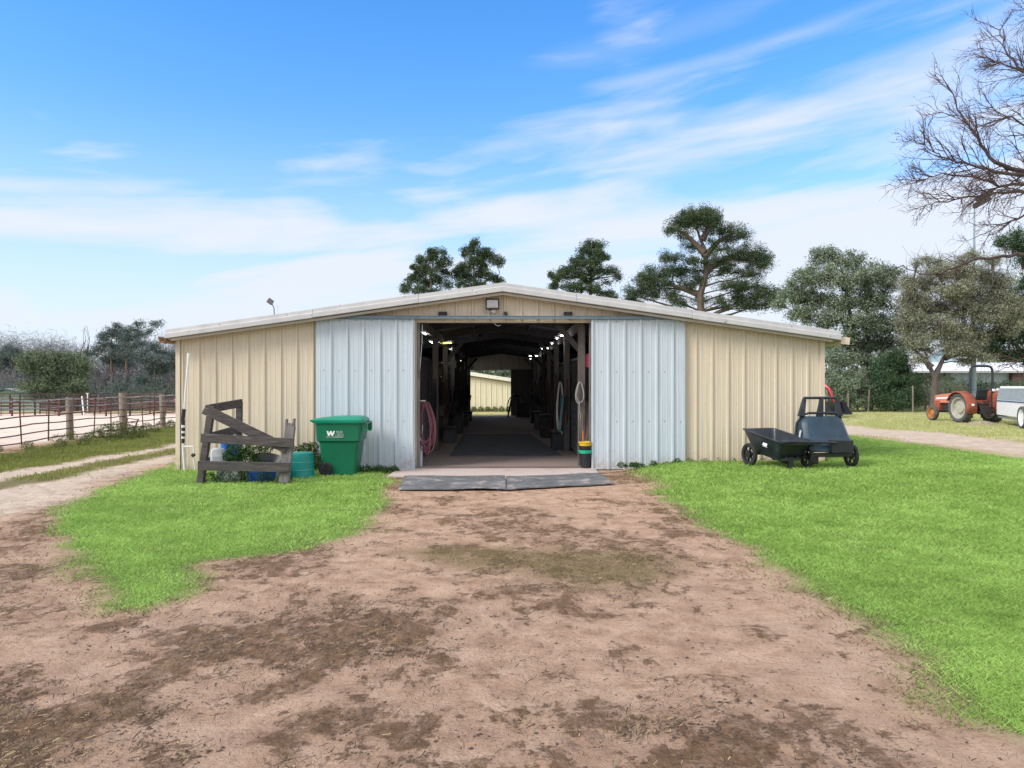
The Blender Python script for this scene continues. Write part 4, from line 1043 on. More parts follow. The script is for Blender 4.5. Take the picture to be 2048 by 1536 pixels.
w = MB(); w.tube([(.06, 0, 2.9), (.055, 0, 2.55), (.02, 0, 2.1), (.0, 0, 1.8)], .007, 5); w.build('wire', M['pvc'], t)
# stacked buckets by the right door
sb = barnpt(wx(1171), -.04, .05)
bucket('black_bucket', sb, .10, .135, .27, M['black'], 'black bucket at the bottom of the stack by the right doorpost', 'bucket', group='buckets stacked by the right doorpost', handle=False)
bucket('mint_bucket', sb + Vector((0, 0, .13)), .104, .132, .20, M['mint'], 'mint green bucket in the middle of the stack by the right doorpost', 'bucket', group='buckets stacked by the right doorpost', handle=False, rim=.012)
bucket('black_bucket', sb + Vector((0, 0, .22)), .104, .132, .20, M['black'], 'black bucket between the mint and yellow ones by the right doorpost', 'bucket', group='buckets stacked by the right doorpost', handle=False)
bucket('yellow_bucket', sb + Vector((0, 0, .30)), .104, .133, .20, M['yellow'], 'yellow bucket on top of the stack by the right doorpost', 'bucket', group='buckets stacked by the right doorpost', handle=False, rim=.012)
# rope loops
def rope_loop(loc, drop, wdt, tail, label):
    t = empty('rope', loc, BR, label, 'rope', 'ropes hanging on the right posts'); w = MB()
    pts = [(wdt * math.sin(2 * math.pi * i / 24) * (1 - .35 * math.cos(2 * math.pi * i / 24)) * .6, 0.0, -drop / 2 + drop / 2 * math.cos(2 * math.pi * i / 24)) for i in range(25)]
    w.tube(pts, .012, 6); w.tube([(p[0] * .9 + .012, -.02, p[2] * .93) for p in pts], .012, 6)
    if tail: w.tube([(0, -.02, -drop + .03), (-.01, -.02, -drop - .1), (.0, -.02, -drop - .16), (.028, -.02, -drop - .25), (0, -.02, -drop - tail), (-.028, -.02, -drop - .25), (0, -.02, -drop - .16)], .010, 6)
    w.build('strands', M['rope'], t, smooth=True); return t
rope_loop(barnpt(wx(1160, .2), .22, 1.74), .44, .13, .34, 'pale rope looped on the post nearest the right doorpost')
rope_loop(barnpt(wx(1122, 1.8), 1.7, 1.75), 1.10, .12, 0, 'long pale rope hanging deeper in the aisle on the right')
t = empty('horse_blanket', barnpt(wx(1133, 1.5), 1.55, .0), BR + R(80), 'teal and maroon blanket hanging beside the right stall post', 'blanket')
w = MB(); vs = []
for i in range(9):
    for j in range(9): vs.append((-.22 + i * .055, .05 * math.sin(i * 1.7) + .01 * j, 1.45 - j * .1))
w.add(vs, [(i * 9 + j, (i + 1) * 9 + j, (i + 1) * 9 + j + 1, i * 9 + j + 1) for i in range(8) for j in range(8)])
w.build('cloth', mat('teal_cloth', (.015, .06, .06), .9, dirt=(.12, .03, .05), dscale=2.2, dthr=(.5, .55)), t, smooth=True, solid=.01)
w = MB(); w.tube([(-.22, .06, .66), (0, .08, .58), (.22, .06, .62)], .01, 6); w.build('piping', M['rope'], t)
t = empty('hanging_sign', barnpt(wx(1176, .3), .32, 2.05), BR, 'faded red cloth sign hanging just inside the right door', 'sign')
w = MB(); w.box((0, 0, .13), (.20, .015, .27), rot=(0, R(-3), 0)); w.build('panel', M['pink'], t)
w = MB(); w.tube([(-.09, 0, .26), (0, 0, .36), (.09, 0, .26)], .003, 4); w.build('string', M['dark'], t)
t = empty('feed_bag', barnpt(wx(1180, .35), .42, .033), BR, 'pale brown sack standing inside the right door behind the stacked buckets', 'sack')
w = MB(); rbox(w, [(0, -.16, .16, -.12, .12, .07), (.4, -.18, .18, -.15, .15, .08), (.95, -.15, .15, -.1, .1, .07), (1.28, -.14, .14, -.03, .03, .02)]); w.build('bag', mat('sack_cloth', (.16, .12, .105), .9, var=.25), t, smooth=True)
w = MB(); w.box((0, -.02, 1.30), (.26, .02, .05)); w.build('seam', M['inwood'], t)
t = empty('orange_tool', barnpt(wx(1167, .3), .16, .033), BR, 'orange handled tool leaning behind the stacked buckets', 'tool')
w = MB(); w.tube([(0, 0, 0), (-.02, .05, 1.05)], .012, 6); w.build('shaft', M['inwood'], t)
w = MB(); w.tube([(-.008, .02, .45), (-.014, .035, .72)], .018, 6); w.build('grip', mat('orange_grip', (.55, .14, .03), .6), t)
ORD = 'first second third fourth fifth sixth seventh eighth ninth tenth eleventh twelfth thirteenth fourteenth'.split()
TGp = 'dark tack hanging along the aisle'
def halter(loc, rz, label):
    t = empty('hanging_tack', loc, rz, label, 'horse tack', TGp); w = MB()
    for k in range(3):
        a_, b_ = random.uniform(.08, .2), random.uniform(.3, .6)
        w.tube([(random.uniform(-.01, .01) + a_ * math.sin(2 * math.pi * i / 14), .02 * k, -b_ + b_ * math.cos(2 * math.pi * i / 14)) for i in range(15)], .013, 5, False)
    w.build('strap', M['black'] if random.random() < .6 else mat('brown_leather', (.06, .03, .02), .6), t)
    w = MB(); w.tube([(0, 0, .0), (0, .08, .02)], .012, 5); w.build('hook', M['dark'], t)
for s_, xx, nm in ((-1, AL + .10, 'left'), (1, AR - .10, 'right')):
    for k in range(14):
        yy = 2.6 + k * 1.45 + random.uniform(-.3, .3)
        halter(barnpt(xx, yy, random.uniform(1.55, 2.0)), BR + R(90), '%s dark strap from the doorway hanging along the %s side of the barn aisle' % (ORD[k], nm))
for s_, xx, nm in ((-1, AL - .02, 'left'), (1, AR + .02, 'right')):
    for k in range(6):
        yy = 3.9 + k * 3.35; t = empty('stall_bucket', barnpt(xx - s_ * .12, yy, .9), BR, '%s dark bucket from the doorway hung on the %s stall fronts' % (ORD[k], nm), 'bucket', 'buckets hung on the stall fronts')
        w = MB(); w.lathe([(.001, 0), (.11, 0), (.14, .26), (.148, .26), (.148, .24)], n=14); w.build('shell', M['dark'], t, smooth=True)
        w = MB(); w.tube([(-.14, 0, .25), (0, .0, .40), (.14, 0, .25)], .005, 4); w.build('handle', M['dark'], t)
for k in range(8):
    s_ = -1 if k % 2 else 1; yy = 4.2 + k * 2.1; nm = 'left' if s_ < 0 else 'right'
    t = empty('tack_box', barnpt((AL if s_ < 0 else AR) - s_ * random.uniform(.16, .24), yy, .033), BR, '%s dark box from the doorway standing on the %s of the aisle' % (ORD[k // 2], nm), 'box', 'dark boxes along the aisle')
    hh_ = random.uniform(.35, .7); w = MB(); w.box((0, 0, hh_ / 2), (.34, random.uniform(.5, .8), hh_)); w.build('body', random.choice([M['darkwood'], M['dark'], M['black']]), t, bevel=.015)
    w = MB(); w.box((0, 0, hh_ + .025), (.38, .84, .05)); w.build('lid', M['dark'], t, bevel=.01)
# saddle on a stand near the far doorway
t = empty('saddle_rack', barnpt(.72, BL - 2.2, .033), BR, 'dark saddle resting on a wooden rack beside the far doorway', 'saddle rack')
w = MB()
for a_, b_ in (((-.38, -.2), (-.20, -.1)), ((.22, -.2), (.12, -.1)), ((-.38, .35), (-.20, .2)), ((.22, .35), (.12, .2))):
    w.bar((a_[0], a_[1], 0), (b_[0], b_[1], .9), .06, .06)
w.bar((0, -.3, .92), (0, .45, .92), .24, .08); w.build('stand', M['darkwood'], t)
w = MB()
for i in range(13):
    pass
pr = [(-.42, .62), (-.34, .86), (-.22, 1.0), (0, 1.06), (.22, 1.0), (.34, .86), (.42, .62)]
vs = []
for j in range(7):
    yy = -.34 + j * .12; sad = (.10 if j in (0, 6) else 0) + (.05 if j in (1, 5) else 0)
    vs += [(x_ * (1 - .1 * abs(j - 3) / 3), yy, z_ + sad * (1 - abs(x_) * 1.6)) for x_, z_ in pr]
w.add(vs, [(j * 7 + i, j * 7 + i + 1, (j + 1) * 7 + i + 1, (j + 1) * 7 + i) for j in range(6) for i in range(6)])
sdl = w.build('saddle_seat', M['black'], t, smooth=True, solid=.03)
w = MB(); w.tube([(0, -.28, 1.13), (0, -.33, 1.26)], [.03, .045], 8); w.tube([(-.42, 0, .6), (-.44, 0, .3), (-.40, 0, .22), (-.36, 0, .3), (-.42, 0, .6)], .014, 6); w.build('stirrup', M['black'], sdl)
t = empty('tack_boxes', barnpt(1.1, BL - 1.6, .033), BR, 'dark stack of tack trunks against the stalls by the far doorway', 'trunk')
w = MB(); w.box((0, 0, .3), (.7, .6, .6)); w.build('body', M['darkwood'], t, bevel=.02)
w = MB(); w.box((0, 0, .63), (.74, .64, .06)); w.build('lid', M['dark'], t, bevel=.01)
t = empty('feed_barrel', barnpt(-2.02, BL - 1.4, .033), BR, 'dark barrel by the left side of the far doorway', 'barrel')
w = MB(); w.lathe([(.001, 0), (.26, 0), (.29, .3), (.29, .6), (.26, .88), (.001, .88)], n=20); w.build('shell', M['dark'], t, smooth=True)
w = MB(); w.lathe([(.27, .88), (.27, .91), (.001, .91)], n=20); w.build('lid', M['black'], t)

# ---- floodlight and vent on the roof at the left
zr = lambda px, Y: RZ + .12 - abs((px - 1024) / F * Y - BX) * SL
Yf = 16.6
t = empty('roof_floodlight', at(552, Yf, z=zr(552, Yf)), 0, 'grey floodlight on a thin arm above the left slope of the barn roof', 'light')
q0 = Vector(t.location); q = lambda px, py: at(px, Yf, py=py) - q0
w = MB(); c1 = (q(534, 599) + q(547, 607)) / 2; w.box(c1, (.135, .05, .115), rot=(0, R(35), 0)); w.build('head', mat('lamp_grey', (.10, .09, .10), .6), t, bevel=.012)
w = MB(); w.tube([q(544, 607), q(548, 616), q(548.5, 628), (-.03, 0, -.02)], .010, 6); w.build('arm', M['dark'], t)
Yf2 = 17.4
t = empty('roof_vent', at(556, Yf2, z=zr(556, Yf2)), 0, 'small T shaped metal vent pipe on the left slope of the barn roof', 'vent')
q0 = Vector(t.location); q = lambda px, py: at(px, Yf2, py=py) - q0
w = MB(); w.tube([(0, 0, -.03), q(554.5, 612)], .012, 6); w.build('pipe', M['roof'], t)
w = MB(); w.tube([q(550, 610.5), q(559, 612.5)], .010, 6); w.build('crossbar', M['roof'], t)

#@@CARTS
# ------------------------------------------------------------------ garden carts
def wheel(name, parent, c, r, wdt, tyre, rimm, hub=.3, spokes=5, axis='Y', lugs=0, rimname='rim'):
    """tyre with a spoked or dished rim; the axle runs along the parent's local 'axis'"""
    w = MB(); k = r * .74
    w.lathe([(k, -wdt * .38), (r * .9, -wdt / 2), (r * .985, -wdt * .36), (r, 0), (r * .985, wdt * .36), (r * .9, wdt / 2), (k, wdt * .38), (k * .97, 0), (k, -wdt * .38)], c, axis, 32)
    if lugs:
        for i in range(lugs):
            for s_ in (-1, 1):
                a = 2 * math.pi * (i + (.5 if s_ > 0 else 0)) / lugs; a2 = a + .17
                p = Vector((r * .985 * math.cos(a), s_ * wdt * .48, r * .985 * math.sin(a))); p2 = Vector((r * 1.01 * math.cos(a2), s_ * .02, r * 1.01 * math.sin(a2)))
                w.bar(Vector(c) + p, Vector(c) + p2, .045, .05, up=(math.cos(a), 0, math.sin(a)))
    ty = w.build(name, tyre, parent, smooth=not lugs)
    w = MB()
    if spokes:
        w.lathe([(k * .99, -wdt * .3), (k * .99, wdt * .3), (k * .88, wdt * .25), (k * .88, -wdt * .25), (k * .99, -wdt * .3)], c, axis, 28)
        for i in range(spokes):
            a = 2 * math.pi * i / spokes + .3; e = Vector((math.cos(a), 0, math.sin(a)))
            w.bar(Vector(c) + e * r * hub * .6, Vector(c) + e * k * .93, wdt * .4, r * .13, up=e.cross(Vector((0, 1, 0))))
        w.lathe([(.001, -wdt * .5), (r * hub, -wdt * .45), (r * hub, wdt * .45), (.001, wdt * .5)], c, axis, 16)
    else:
        for s_ in (-1, 1):
            w.lathe([(k * 1.0, s_ * wdt * .40), (k * .90, s_ * wdt * .34), (k * .84, s_ * wdt * .02), (k * .52, s_ * wdt * .0), (k * .46, s_ * wdt * .18), (k * .2, s_ * wdt * .22), (k * .001, s_ * wdt * .24)], c, axis, 28)
    w.build(rimname, rimm, ty, smooth=True); return ty
def tub_loft(mb, L0, L1, W0, W1, zb, zt, lip=.03, th=.012, xb=(0, 0), r=.07):
    """open tub: bottom rectangle L0 x W0, top L1 x W1 (x forward)"""
    def ring(l, w_, z_, r_, dx=0, tilt=0):
        o = []
        for (cx, cy, a0) in ((l / 2 - r_, w_ / 2 - r_, 0), (-l / 2 + r_, w_ / 2 - r_, 90), (-l / 2 + r_, -w_ / 2 + r_, 180), (l / 2 - r_, -w_ / 2 + r_, 270)):
            for k in range(6):
                a = R(a0 + 18 * k); o.append((cx + dx + r_ * math.cos(a), cy + r_ * math.sin(a), z_ + tilt * (cx + r_ * math.cos(a))))
        return o
    dx = xb[0]; rs = [ring(L0 - .06, W0 - .06, zb, r * .7, dx), ring(L0, W0, zb + .03, r, dx), ring(L1, W1, zt, r, 0), ring(L1 + lip * 2, W1 + lip * 2, zt + .012, r + lip * .5, 0),
                      ring(L1 + lip * 2, W1 + lip * 2, zt + .022, r + lip * .5, 0), ring(L1 - th, W1 - th, zt + .018, r, 0), ring(L0 - th * 2, W0 - th * 2, zb + .045, r, dx), ring(L0 - .08, W0 - .08, zb + .02, r * .7, dx)]
    m = 24; vs = [p for q_ in rs for p in q_]
    fs = [(i * m + k, i * m + (k + 1) % m, (i + 1) * m + (k + 1) % m, (i + 1) * m + k) for i in range(len(rs) - 1) for k in range(m)]
    fs += [tuple(range(m))[::-1], tuple(range(7 * m, 8 * m))]
    mb.add(vs, fs); return mb
c1 = empty('dump_cart', at(1556, 13.65), R(-72), 'low black two wheeled dump cart with its handle lowered, beside the beige wall', 'garden cart', 'carts on the lawn')
c1.location = at(1552, 13.75)
g1 = Matrix.Translation((0, 0, .40)) @ Matrix.Rotation(R(9), 4, 'Y')
w = MB(); tub_loft(w, .76, 1.12, .50, .70, -.20, .17, xb=(.03, 0)); w.v = [tuple(g1 @ Vector(p)) for p in w.v]
tb = w.build('tub', M['cart'], c1, smooth=True)
w = MB(); w.box((.10, -.322, .04), (.12, .008, .055), rot=(R(-15), 0, 0)); w.v = [tuple(g1 @ Vector(p)) for p in w.v]; w.build('sticker', M['white'], tb)
w = MB(); w.box((.10, -.312, -.002), (.12, .008, .010), rot=(R(-15), 0, 0)); w.v = [tuple(g1 @ Vector(p)) for p in w.v]; w.build('sticker', M['white'], tb)
for s_ in (-1, 1): wheel('wheel', c1, (-.24, s_ * .41, .213), .213, .075, M['blackrubber'], M['black'], spokes=6)
w = MB(); w.tube([(-.24, -.4, .213), (-.24, .4, .213)], .014, 8); w.bar((-.30, -.2, .24), (.45, -.12, .20), .04, .05); w.bar((-.30, .2, .24), (.45, .12, .20), .04, .05); w.box((.3, 0, .17), (.3, .4, .05)); w.box((.40, 0, .11), (.04, .10, .20)); w.build('chassis', M['black'], c1)
w = MB(); w.tube([(.62, -.36, .50), (.66, -.2, .51), (.70, .1, .50), (.72, .45, .49), (.70, .75, .47)], [.03, .028, .026, .024, .022], 10)
w.tube([(.55, .30, .50), (.62, .5, .49), (.70, .75, .47)], .018, 8); w.prism([(.60, -.30), (.70, .1), (.72, .42), (.60, .32)], .455, .475, 'XY'); w.build('handle', M['cart'], c1, smooth=True)
# second cart standing tipped on its nose, underside towards the camera
c2 = empty('tipped_cart', at(1648, 13.7), R(8), 'black two wheeled cart tipped upright with its three legged handle in the air', 'garden cart', 'carts on the lawn')
w = MB()
def face(z_, xw, y, ch=.07): return [(-xw, y + ch, z_), (-xw + ch, y, z_), (xw - ch, y, z_), (xw, y + ch, z_)]
prof = [(.30, .43, -.34), (.42, .47, -.30), (.52, .47, -.20), (.56, .46, -.16), (.80, .43, -.04), (.93, .36, .02)]
rows = []
for (z_, xw, y_) in prof: rows.append(face(z_, xw, y_, .09) + [(xw + .015, y_ + .42 - (z_ - .3) * .45, z_), (-xw - .015, y_ + .42 - (z_ - .3) * .45, z_)])
vs = [p for r_ in rows for p in r_]; n6 = 6
w.add(vs, [(i * n6 + k, i * n6 + (k + 1) % n6, (i + 1) * n6 + (k + 1) % n6, (i + 1) * n6 + k) for i in range(len(rows) - 1) for k in range(n6)] + [tuple(range(n6)), tuple(range((len(rows) - 1) * n6, len(rows) * n6))])
tb = w.build('tub', M['cartblue'], c2, smooth=True, bevel=.02)
w = MB()       # rolled rim seen down both edges
for s_ in (-1, 1): w.tube([(s_ * .46, .10, .26), (s_ * .48, .16, .55), (s_ * .45, .16, .80), (s_ * .38, .11, .95), (s_ * .25, .08, .99)], .022, 8)
w.tube([(-.25, .08, .99), (.25, .08, .99)], .022, 8); w.build('rim', M['cart'], tb, smooth=True)
w = MB(); w.box((-.475, .0, .60), (.008, .05, .16), rot=(R(18), 0, 0)); w.build('sticker', M['whitepl'], tb)
w = MB()
w.tube([(-.33, .13, 1.27), (.33, .13, 1.27)], .028, 8)
for xx0, xx1 in ((-.40, -.32), (-.03, .02), (.36, .32)):
    w.prism([(xx0 - .055, .93), (xx0 + .075, .93), (xx1 + .026, 1.27), (xx1 - .026, 1.27)], .08, .15, 'XZ')
w.build('handle', M['cart'], c2, bevel=.012)
w = MB(); w.box((.13, -.33, .40), (.42, .12, .22)); w.box((.0, -.22, .24), (.80, .10, .07)); w.box((-.28, -.15, .17), (.1, .12, .2)); w.tube([(-.42, -.10, .21), (.46, -.10, .21)], .016, 8); w.bar((-.3, -.1, .18), (.35, -.16, .32), .03, .04)
w.build('chassis', M['black'], c2, bevel=.015)
for s_, rz_ in ((-1, 0), (1, 0)):
    q = wheel('wheel', c2, (0, 0, 0), .215, .07, M['blackrubber'], M['black'], spokes=6)
    q.location = (.475 if s_ > 0 else -.40, -.10, .213); q.rotation_euler = (0, 0, R(-90))

#@@FENCES
# ------------------------------------------------------------------ pipe fence of the arena
FZ = lambda x_, y_: gh(x_, y_)
posts = [(-12.75, 17.6), (-13.45, 22.5), (-13.35, 25.4), (-13.65, 28.9), (-13.9, 33.4), (-14.2, 38.2), (-14.5, 43.0), (-12.2, 13.4)]
order = [7, 0, 1, 2, 3, 4, 5, 6]; pp = [posts[i] for i in order]
fe = empty('arena_fence', (pp[0][0], pp[0][1], 0), 0, 'rusty six rail pipe fence with wooden posts running along the sandy arena', 'fence')
f0 = Vector(fe.location)
for i, (x_, y_) in enumerate(pp):
    h_ = 1.40 if i == 3 else 1.30
    rr = .13 if i == 3 else .105
    w = MB(); z0 = FZ(x_, y_)
    if i in (0, 1): w.tube([(x_, y_, z0), (x_, y_, z0 + 1.2)], .05, 8)
    else: w.tube([(x_ + .02, y_, z0 - .1), (x_, y_, z0 + h_ * .6), (x_ - .02, y_, z0 + h_)], [rr, rr * .95, rr * .93], 10)
    w.v = [tuple(Vector(p) - f0) for p in w.v]; w.build('post', M['rust'] if i < 2 else M['postwood'], fe, smooth=True)
for i in range(len(pp) - 1):
    a = Vector((pp[i][0] + .10, pp[i][1], FZ(*pp[i]))); b = Vector((pp[i + 1][0] + .10, pp[i + 1][1], FZ(*pp[i + 1]))); w = MB()
    L_ = (b - a).length; d_ = (b - a).normalized(); a += d_ * .06; b -= d_ * .06; wt_ = MB()
    for j, zz in enumerate((.16, .37, .60, .82, 1.03, 1.24)):
        pts = []
        for k in range(7):
            p = a.lerp(b, k / 6); wob = .018 * math.sin(k * 1.3 + i * 2 + j * .9) if 0 < k < 6 else 0
            pts.append(p + Vector((0, 0, zz + wob - (.02 if i == 1 and j == 2 and k == 2 else 0))))
        (wt_ if j > 3 else w).tube(pts, .022 if j == 5 else .018, 6)
    for fct in (.36, .68):
        p = a.lerp(b, fct); lean = .05 * math.sin(i * 3.1 + fct * 5)
        w.tube([p + Vector((0.03, -lean, .10)), p + Vector((.03, lean, 1.25))], .019, 6)
    w.v = [tuple(Vector(p) - f0) for p in w.v]; rp_ = w.build('rail_panel', M['rust'], fe, smooth=True)
    wt_.v = [tuple(Vector(p) - f0) for p in wt_.v]; wt_.build('top_rails', mat('worn_highlit_rail', (.40, .38, .38), .6, metal=.2, var=.3, vscale=5, dirt=(.16, .07, .05), dscale=3, dthr=(.52, .62)), rp_, smooth=True)  # pale colour paints in white highlights on the weathered top rails
t = empty('hanging_tag', Vector((-13.58, 29.9, .98)), R(20), 'small pink square sign wired to the far end of the arena fence', 'sign')
w = MB(); w.box((0, -.06, .06), (.14, .012, .14)); w.build('panel', mat('pale_pink', (.62, .22, .26), .6), t)
w = MB(); w.tube([(0, -.05, .12), (0, 0, .25)], .003, 4); w.build('wire', M['dark'], t)
# small rusty rack leaning on the fence
t = empty('rusty_rack', at(262, 24.4), R(-12), 'small rusty slatted rack propped on the scrub against the arena fence', 'rack')
q0 = Vector(t.location); q = lambda px, py: Matrix.Rotation(R(12), 3, 'Z') @ (at(px, 24.4, py=py) - q0)
w = MB(); w.tube([q(244, 864), q(256, 836)], .022, 6); w.tube([q(264, 869), q(277, 838)], .022, 6); w.build('frame', M['redrust'], t)
for fct in (.12, .32, .53, .74, .96):
    w = MB(); w.bar(q(244, 864).lerp(q(256, 836), fct), q(264, 869).lerp(q(277, 838), fct), .05, .02); w.build('slat', M['redrust'], t)

# far fence of the arena and pens behind
ff = empty('far_pipe_fence', (-30, 56, gh(-30, 56)), 0, 'dark rusty pipe fence closing the far side of the sandy arena', 'fence'); f0 = Vector(ff.location)
px_list = [-60, -20, 24, 70, 118, 165, 212, 260, 308, 355, 400]
prev = None
for i, px in enumerate(px_list):
    p = at(px, 57 + 1.5 * math.sin(px)); p.z = gh(p.x, p.y)
    w = MB(); w.tube([p - f0, p - f0 + Vector((0, 0, 1.35))], .07, 6); w.build('post', M['dark'] if i % 2 else M['redrust'], ff)
    if prev is not None:
        w = MB()
        for zz in (.2, .48, .76, 1.02, 1.24): w.tube([prev - f0 + Vector((0, 0, zz)), p - f0 + Vector((0, 0, zz))], .03, 5)
        mm = prev.lerp(p, .5) - f0; w.tube([mm, mm + Vector((0, 0, 1.25))], .03, 5); w.build('rail_panel', M['rust'] if i % 3 else M['redrust'], ff)
    prev = p
rows = [(60.5, 'second row of dark pipe pens behind the far arena fence', .1, (-40, 20, 80, 140, 200, 300, 400)),
        (65.5, 'farthest row of dark pipe pens in front of the left treeline', .2, (-60, 40, 110, 180, 250, 330, 410))]
for (Yr, lb, dz, pxs) in rows:
    g = empty('pen_fence', at(100, Yr), 0, lb, 'fence', 'pipe pens beyond the arena'); f0 = Vector(g.location); prev = None
    for px in pxs:
        p = at(px, Yr + math.cos(px) * 1.2); w = MB(); w.tube([p - f0, p - f0 + Vector((0, 0, 1.5 + dz))], .06, 5); w.build('post', M['dark'], g)
        if prev is not None:
            w = MB()
            for zz in (.3, .6, .9, 1.2, 1.45): w.tube([prev - f0 + Vector((0, 0, zz + dz)), p - f0 + Vector((0, 0, zz + dz))], .03, 5)
            w.build('rail_panel', M['redrust'] if px in (200, 330) else M['dark'], g)
        prev = p
t = empty('white_pole', at(168, 55), 0, 'leaning white pole standing by the far arena fence', 'pole')
w = MB(); w.tube([(0, 0, 0), (-.15, 0, 1.45)], .05, 6); w.build('pole', M['white'], t)
w = MB(); w.tube([(-.15, 0, 1.45), (-.152, 0, 1.5)], .06, 6); w.build('cap', M['white'], t)
t = empty('white_post', at(175, 58), 0, 'thin upright white post just right of the leaning pole', 'pole')
w = MB(); w.tube([(0, 0, 0), (0, 0, 1.7)], .035, 6); w.build('pole', M['white'], t)
w = MB(); w.box((0, 0, 1.7), (.14, .14, .06)); w.build('cap', M['white'], t)
# shed on the far left
t = empty('green_shed', at(12, 72), R(0), 'low pale green shed with a dark trimmed gable roof at the far left', 'shed')
for part, pts, y0, y1, mm in (('wall', [(-3.6, -.6), (3.4, -.6), (3.4, 1.25), (0, 2.05), (-3.6, 1.25)], 0, 5, mat('pale_green_wall', (.26, .33, .26), .8, var=.15)),):
    w = MB(); w.prism(pts, y0, y1, 'XZ'); w.build(part, mm, t)
for s_ in (-1, 1):
    w = MB(); w.add([(0, -.3, 2.2), (s_ * 4.3, -.3, 1.22), (s_ * 4.3, 5.3, 1.22), (0, 5.3, 2.2)], [(0, 1, 2, 3)]); rf = w.build('roof', mat('grey_roof', (.30, .29, .29), .8, var=.15), t, solid=.06)
    w = MB(); w.bar((0, -.36, 2.16), (s_ * 4.3, -.36, 1.18), .06, .17); w.build('fascia', mat('dark_green_trim', (.04, .08, .08), .7), rf)

#@@RIGHT
# ------------------------------------------------------------------ orange tractor
tr = empty('orange_tractor', at(1953, 32.8), R(95), 'old orange tractor with a black roll bar parked in front of the trees', 'tractor')
for s_ in (-1, 1):
    # wheels: rear big lugged, front small
    q = wheel('rear_wheel', tr, (0, s_ * .72, .64), .64, .38, M['oldtyre'], M['rim'], spokes=0, lugs=20)
    q = wheel('front_wheel', tr, (2.02, s_ * .66, .345), .345, .22, M['oldtyre'], M['rimrust'], spokes=0)
w = MB(); w.prism([(.95, .82), (2.42, .80), (2.46, .95), (2.44, 1.16), (2.0, 1.22), (1.0, 1.30), (.62, 1.33), (.60, .95)], -.27, .27, 'XZ'); hd = w.build('hood', M['orangefade'], tr, bevel=.03)
w = MB(); w.prism([(2.12, .42), (2.44, .42), (2.46, .93), (2.05, .93)], -.28, .28, 'XZ'); w.build('nose_panel', M['orange'], hd, bevel=.015)
for s_ in (-1, 1):
    w = MB(); w.box((1.62, s_ * .274, 1.06), (1.35, .006, .075), rot=(0, R(3), 0)); w.build('stripe', M['white'], hd)
w = MB(); w.box((2.475, 0, .85), (.03, .42, .55)); w.build('grille', M['rim'], hd, bevel=.01)
w = MB(); w.box((1.3, 0, .62), (1.5, .32, .42)); w.box((.15, 0, .62), (1.1, .36, .44)); w.tube([(0, -.72, .64), (0, .72, .64)], .12, 12); w.bar((2.02, -.6, .42), (2.02, .6, .42), .09, .1); w.box((-.5, 0, .55), (.25, .5, .35))
w.build('engine_and_axles', M['dark'], tr, bevel=.02)
for s_ in (-1, 1):
    w = MB(); vs = []
    for k in range(9):
        a = R(200 - 22 * k)     # arch over the wheel
        for (yy, rr) in ((s_ * .50, .72), (s_ * .94, .72), (s_ * .96, .68)):
            vs.append((rr * math.cos(a), yy, .66 + rr * math.sin(a)))
    w.add(vs, [(3 * k + j, 3 * k + j + 1, 3 * k + 4 + j, 3 * k + 3 + j) for k in range(8) for j in range(2)])
    pl_ = [(.70 * math.cos(R(200 - 22 * k)), .66 + .70 * math.sin(R(200 - 22 * k))) for k in range(9)]
    fd = w.build('fender', M['orange'], tr, smooth=True, solid=.02)
    w = MB(); w.prism(pl_, s_ * .49, s_ * .515, 'XZ'); w.build('fender_side', M['orange'], fd)
    w = MB(); w.box((-.74, s_ * .72, .80), (.02, .12, .09)); w.build('tail_lamp', M['yellow'] if s_ < 0 else M['white'], fd)
w = MB()
rp = []
for (yy, zz) in ((-.52, .75), (-.52, 2.2), (-.50, 2.36), (-.42, 2.46), (-.30, 2.49), (.30, 2.49), (.42, 2.46), (.50, 2.36), (.52, 2.2), (.52, .75)): rp.append((-.30, yy, zz))
w.tube(rp, .052, 10); w.build('roll_bar', M['navyframe'], tr, smooth=True)
w = MB(); w.box((-.1, 0, 1.05), (.45, .5, .12)); w.box((-.33, 0, 1.28), (.1, .5, .42), rot=(0, R(-10), 0)); w.build('seat', M['black'], tr, bevel=.04)
w = MB(); w.tube([(.55, 0, 1.2), (.38, 0, 1.42)], .02, 6); w.lathe([(.19, 0), (.205, .012), (.19, .024), (.178, .012), (.19, 0)], (.36, 0, 1.43), n=20); w.build('steering_wheel', M['black'], tr)
w = MB(); w.tube([(1.8, .18, 1.2), (1.8, .18, 1.5)], .025, 8); w.build('exhaust', M['dark'], tr)
w = MB()
for s_ in (-1, 1):
    w.bar((-.35, s_ * .3, .5), (-1.05, s_ * .38, .42), .05, .07); w.bar((-.4, s_ * .25, .9), (-.85, s_ * .36, .45), .03, .04)
w.bar((-.4, 0, .95), (-.95, 0, .8), .04, .05); w.build('hitch_arms', M['dark'], tr)
w = MB()
for i_ in range(5): w.box((-.62 + .06 * (i_ % 2), -.72 + i_ * .1, 1.42 + .02 * (i_ % 3)), (.1, .07, .10))
w.build('bottles', M['white'], tr, bevel=.01)

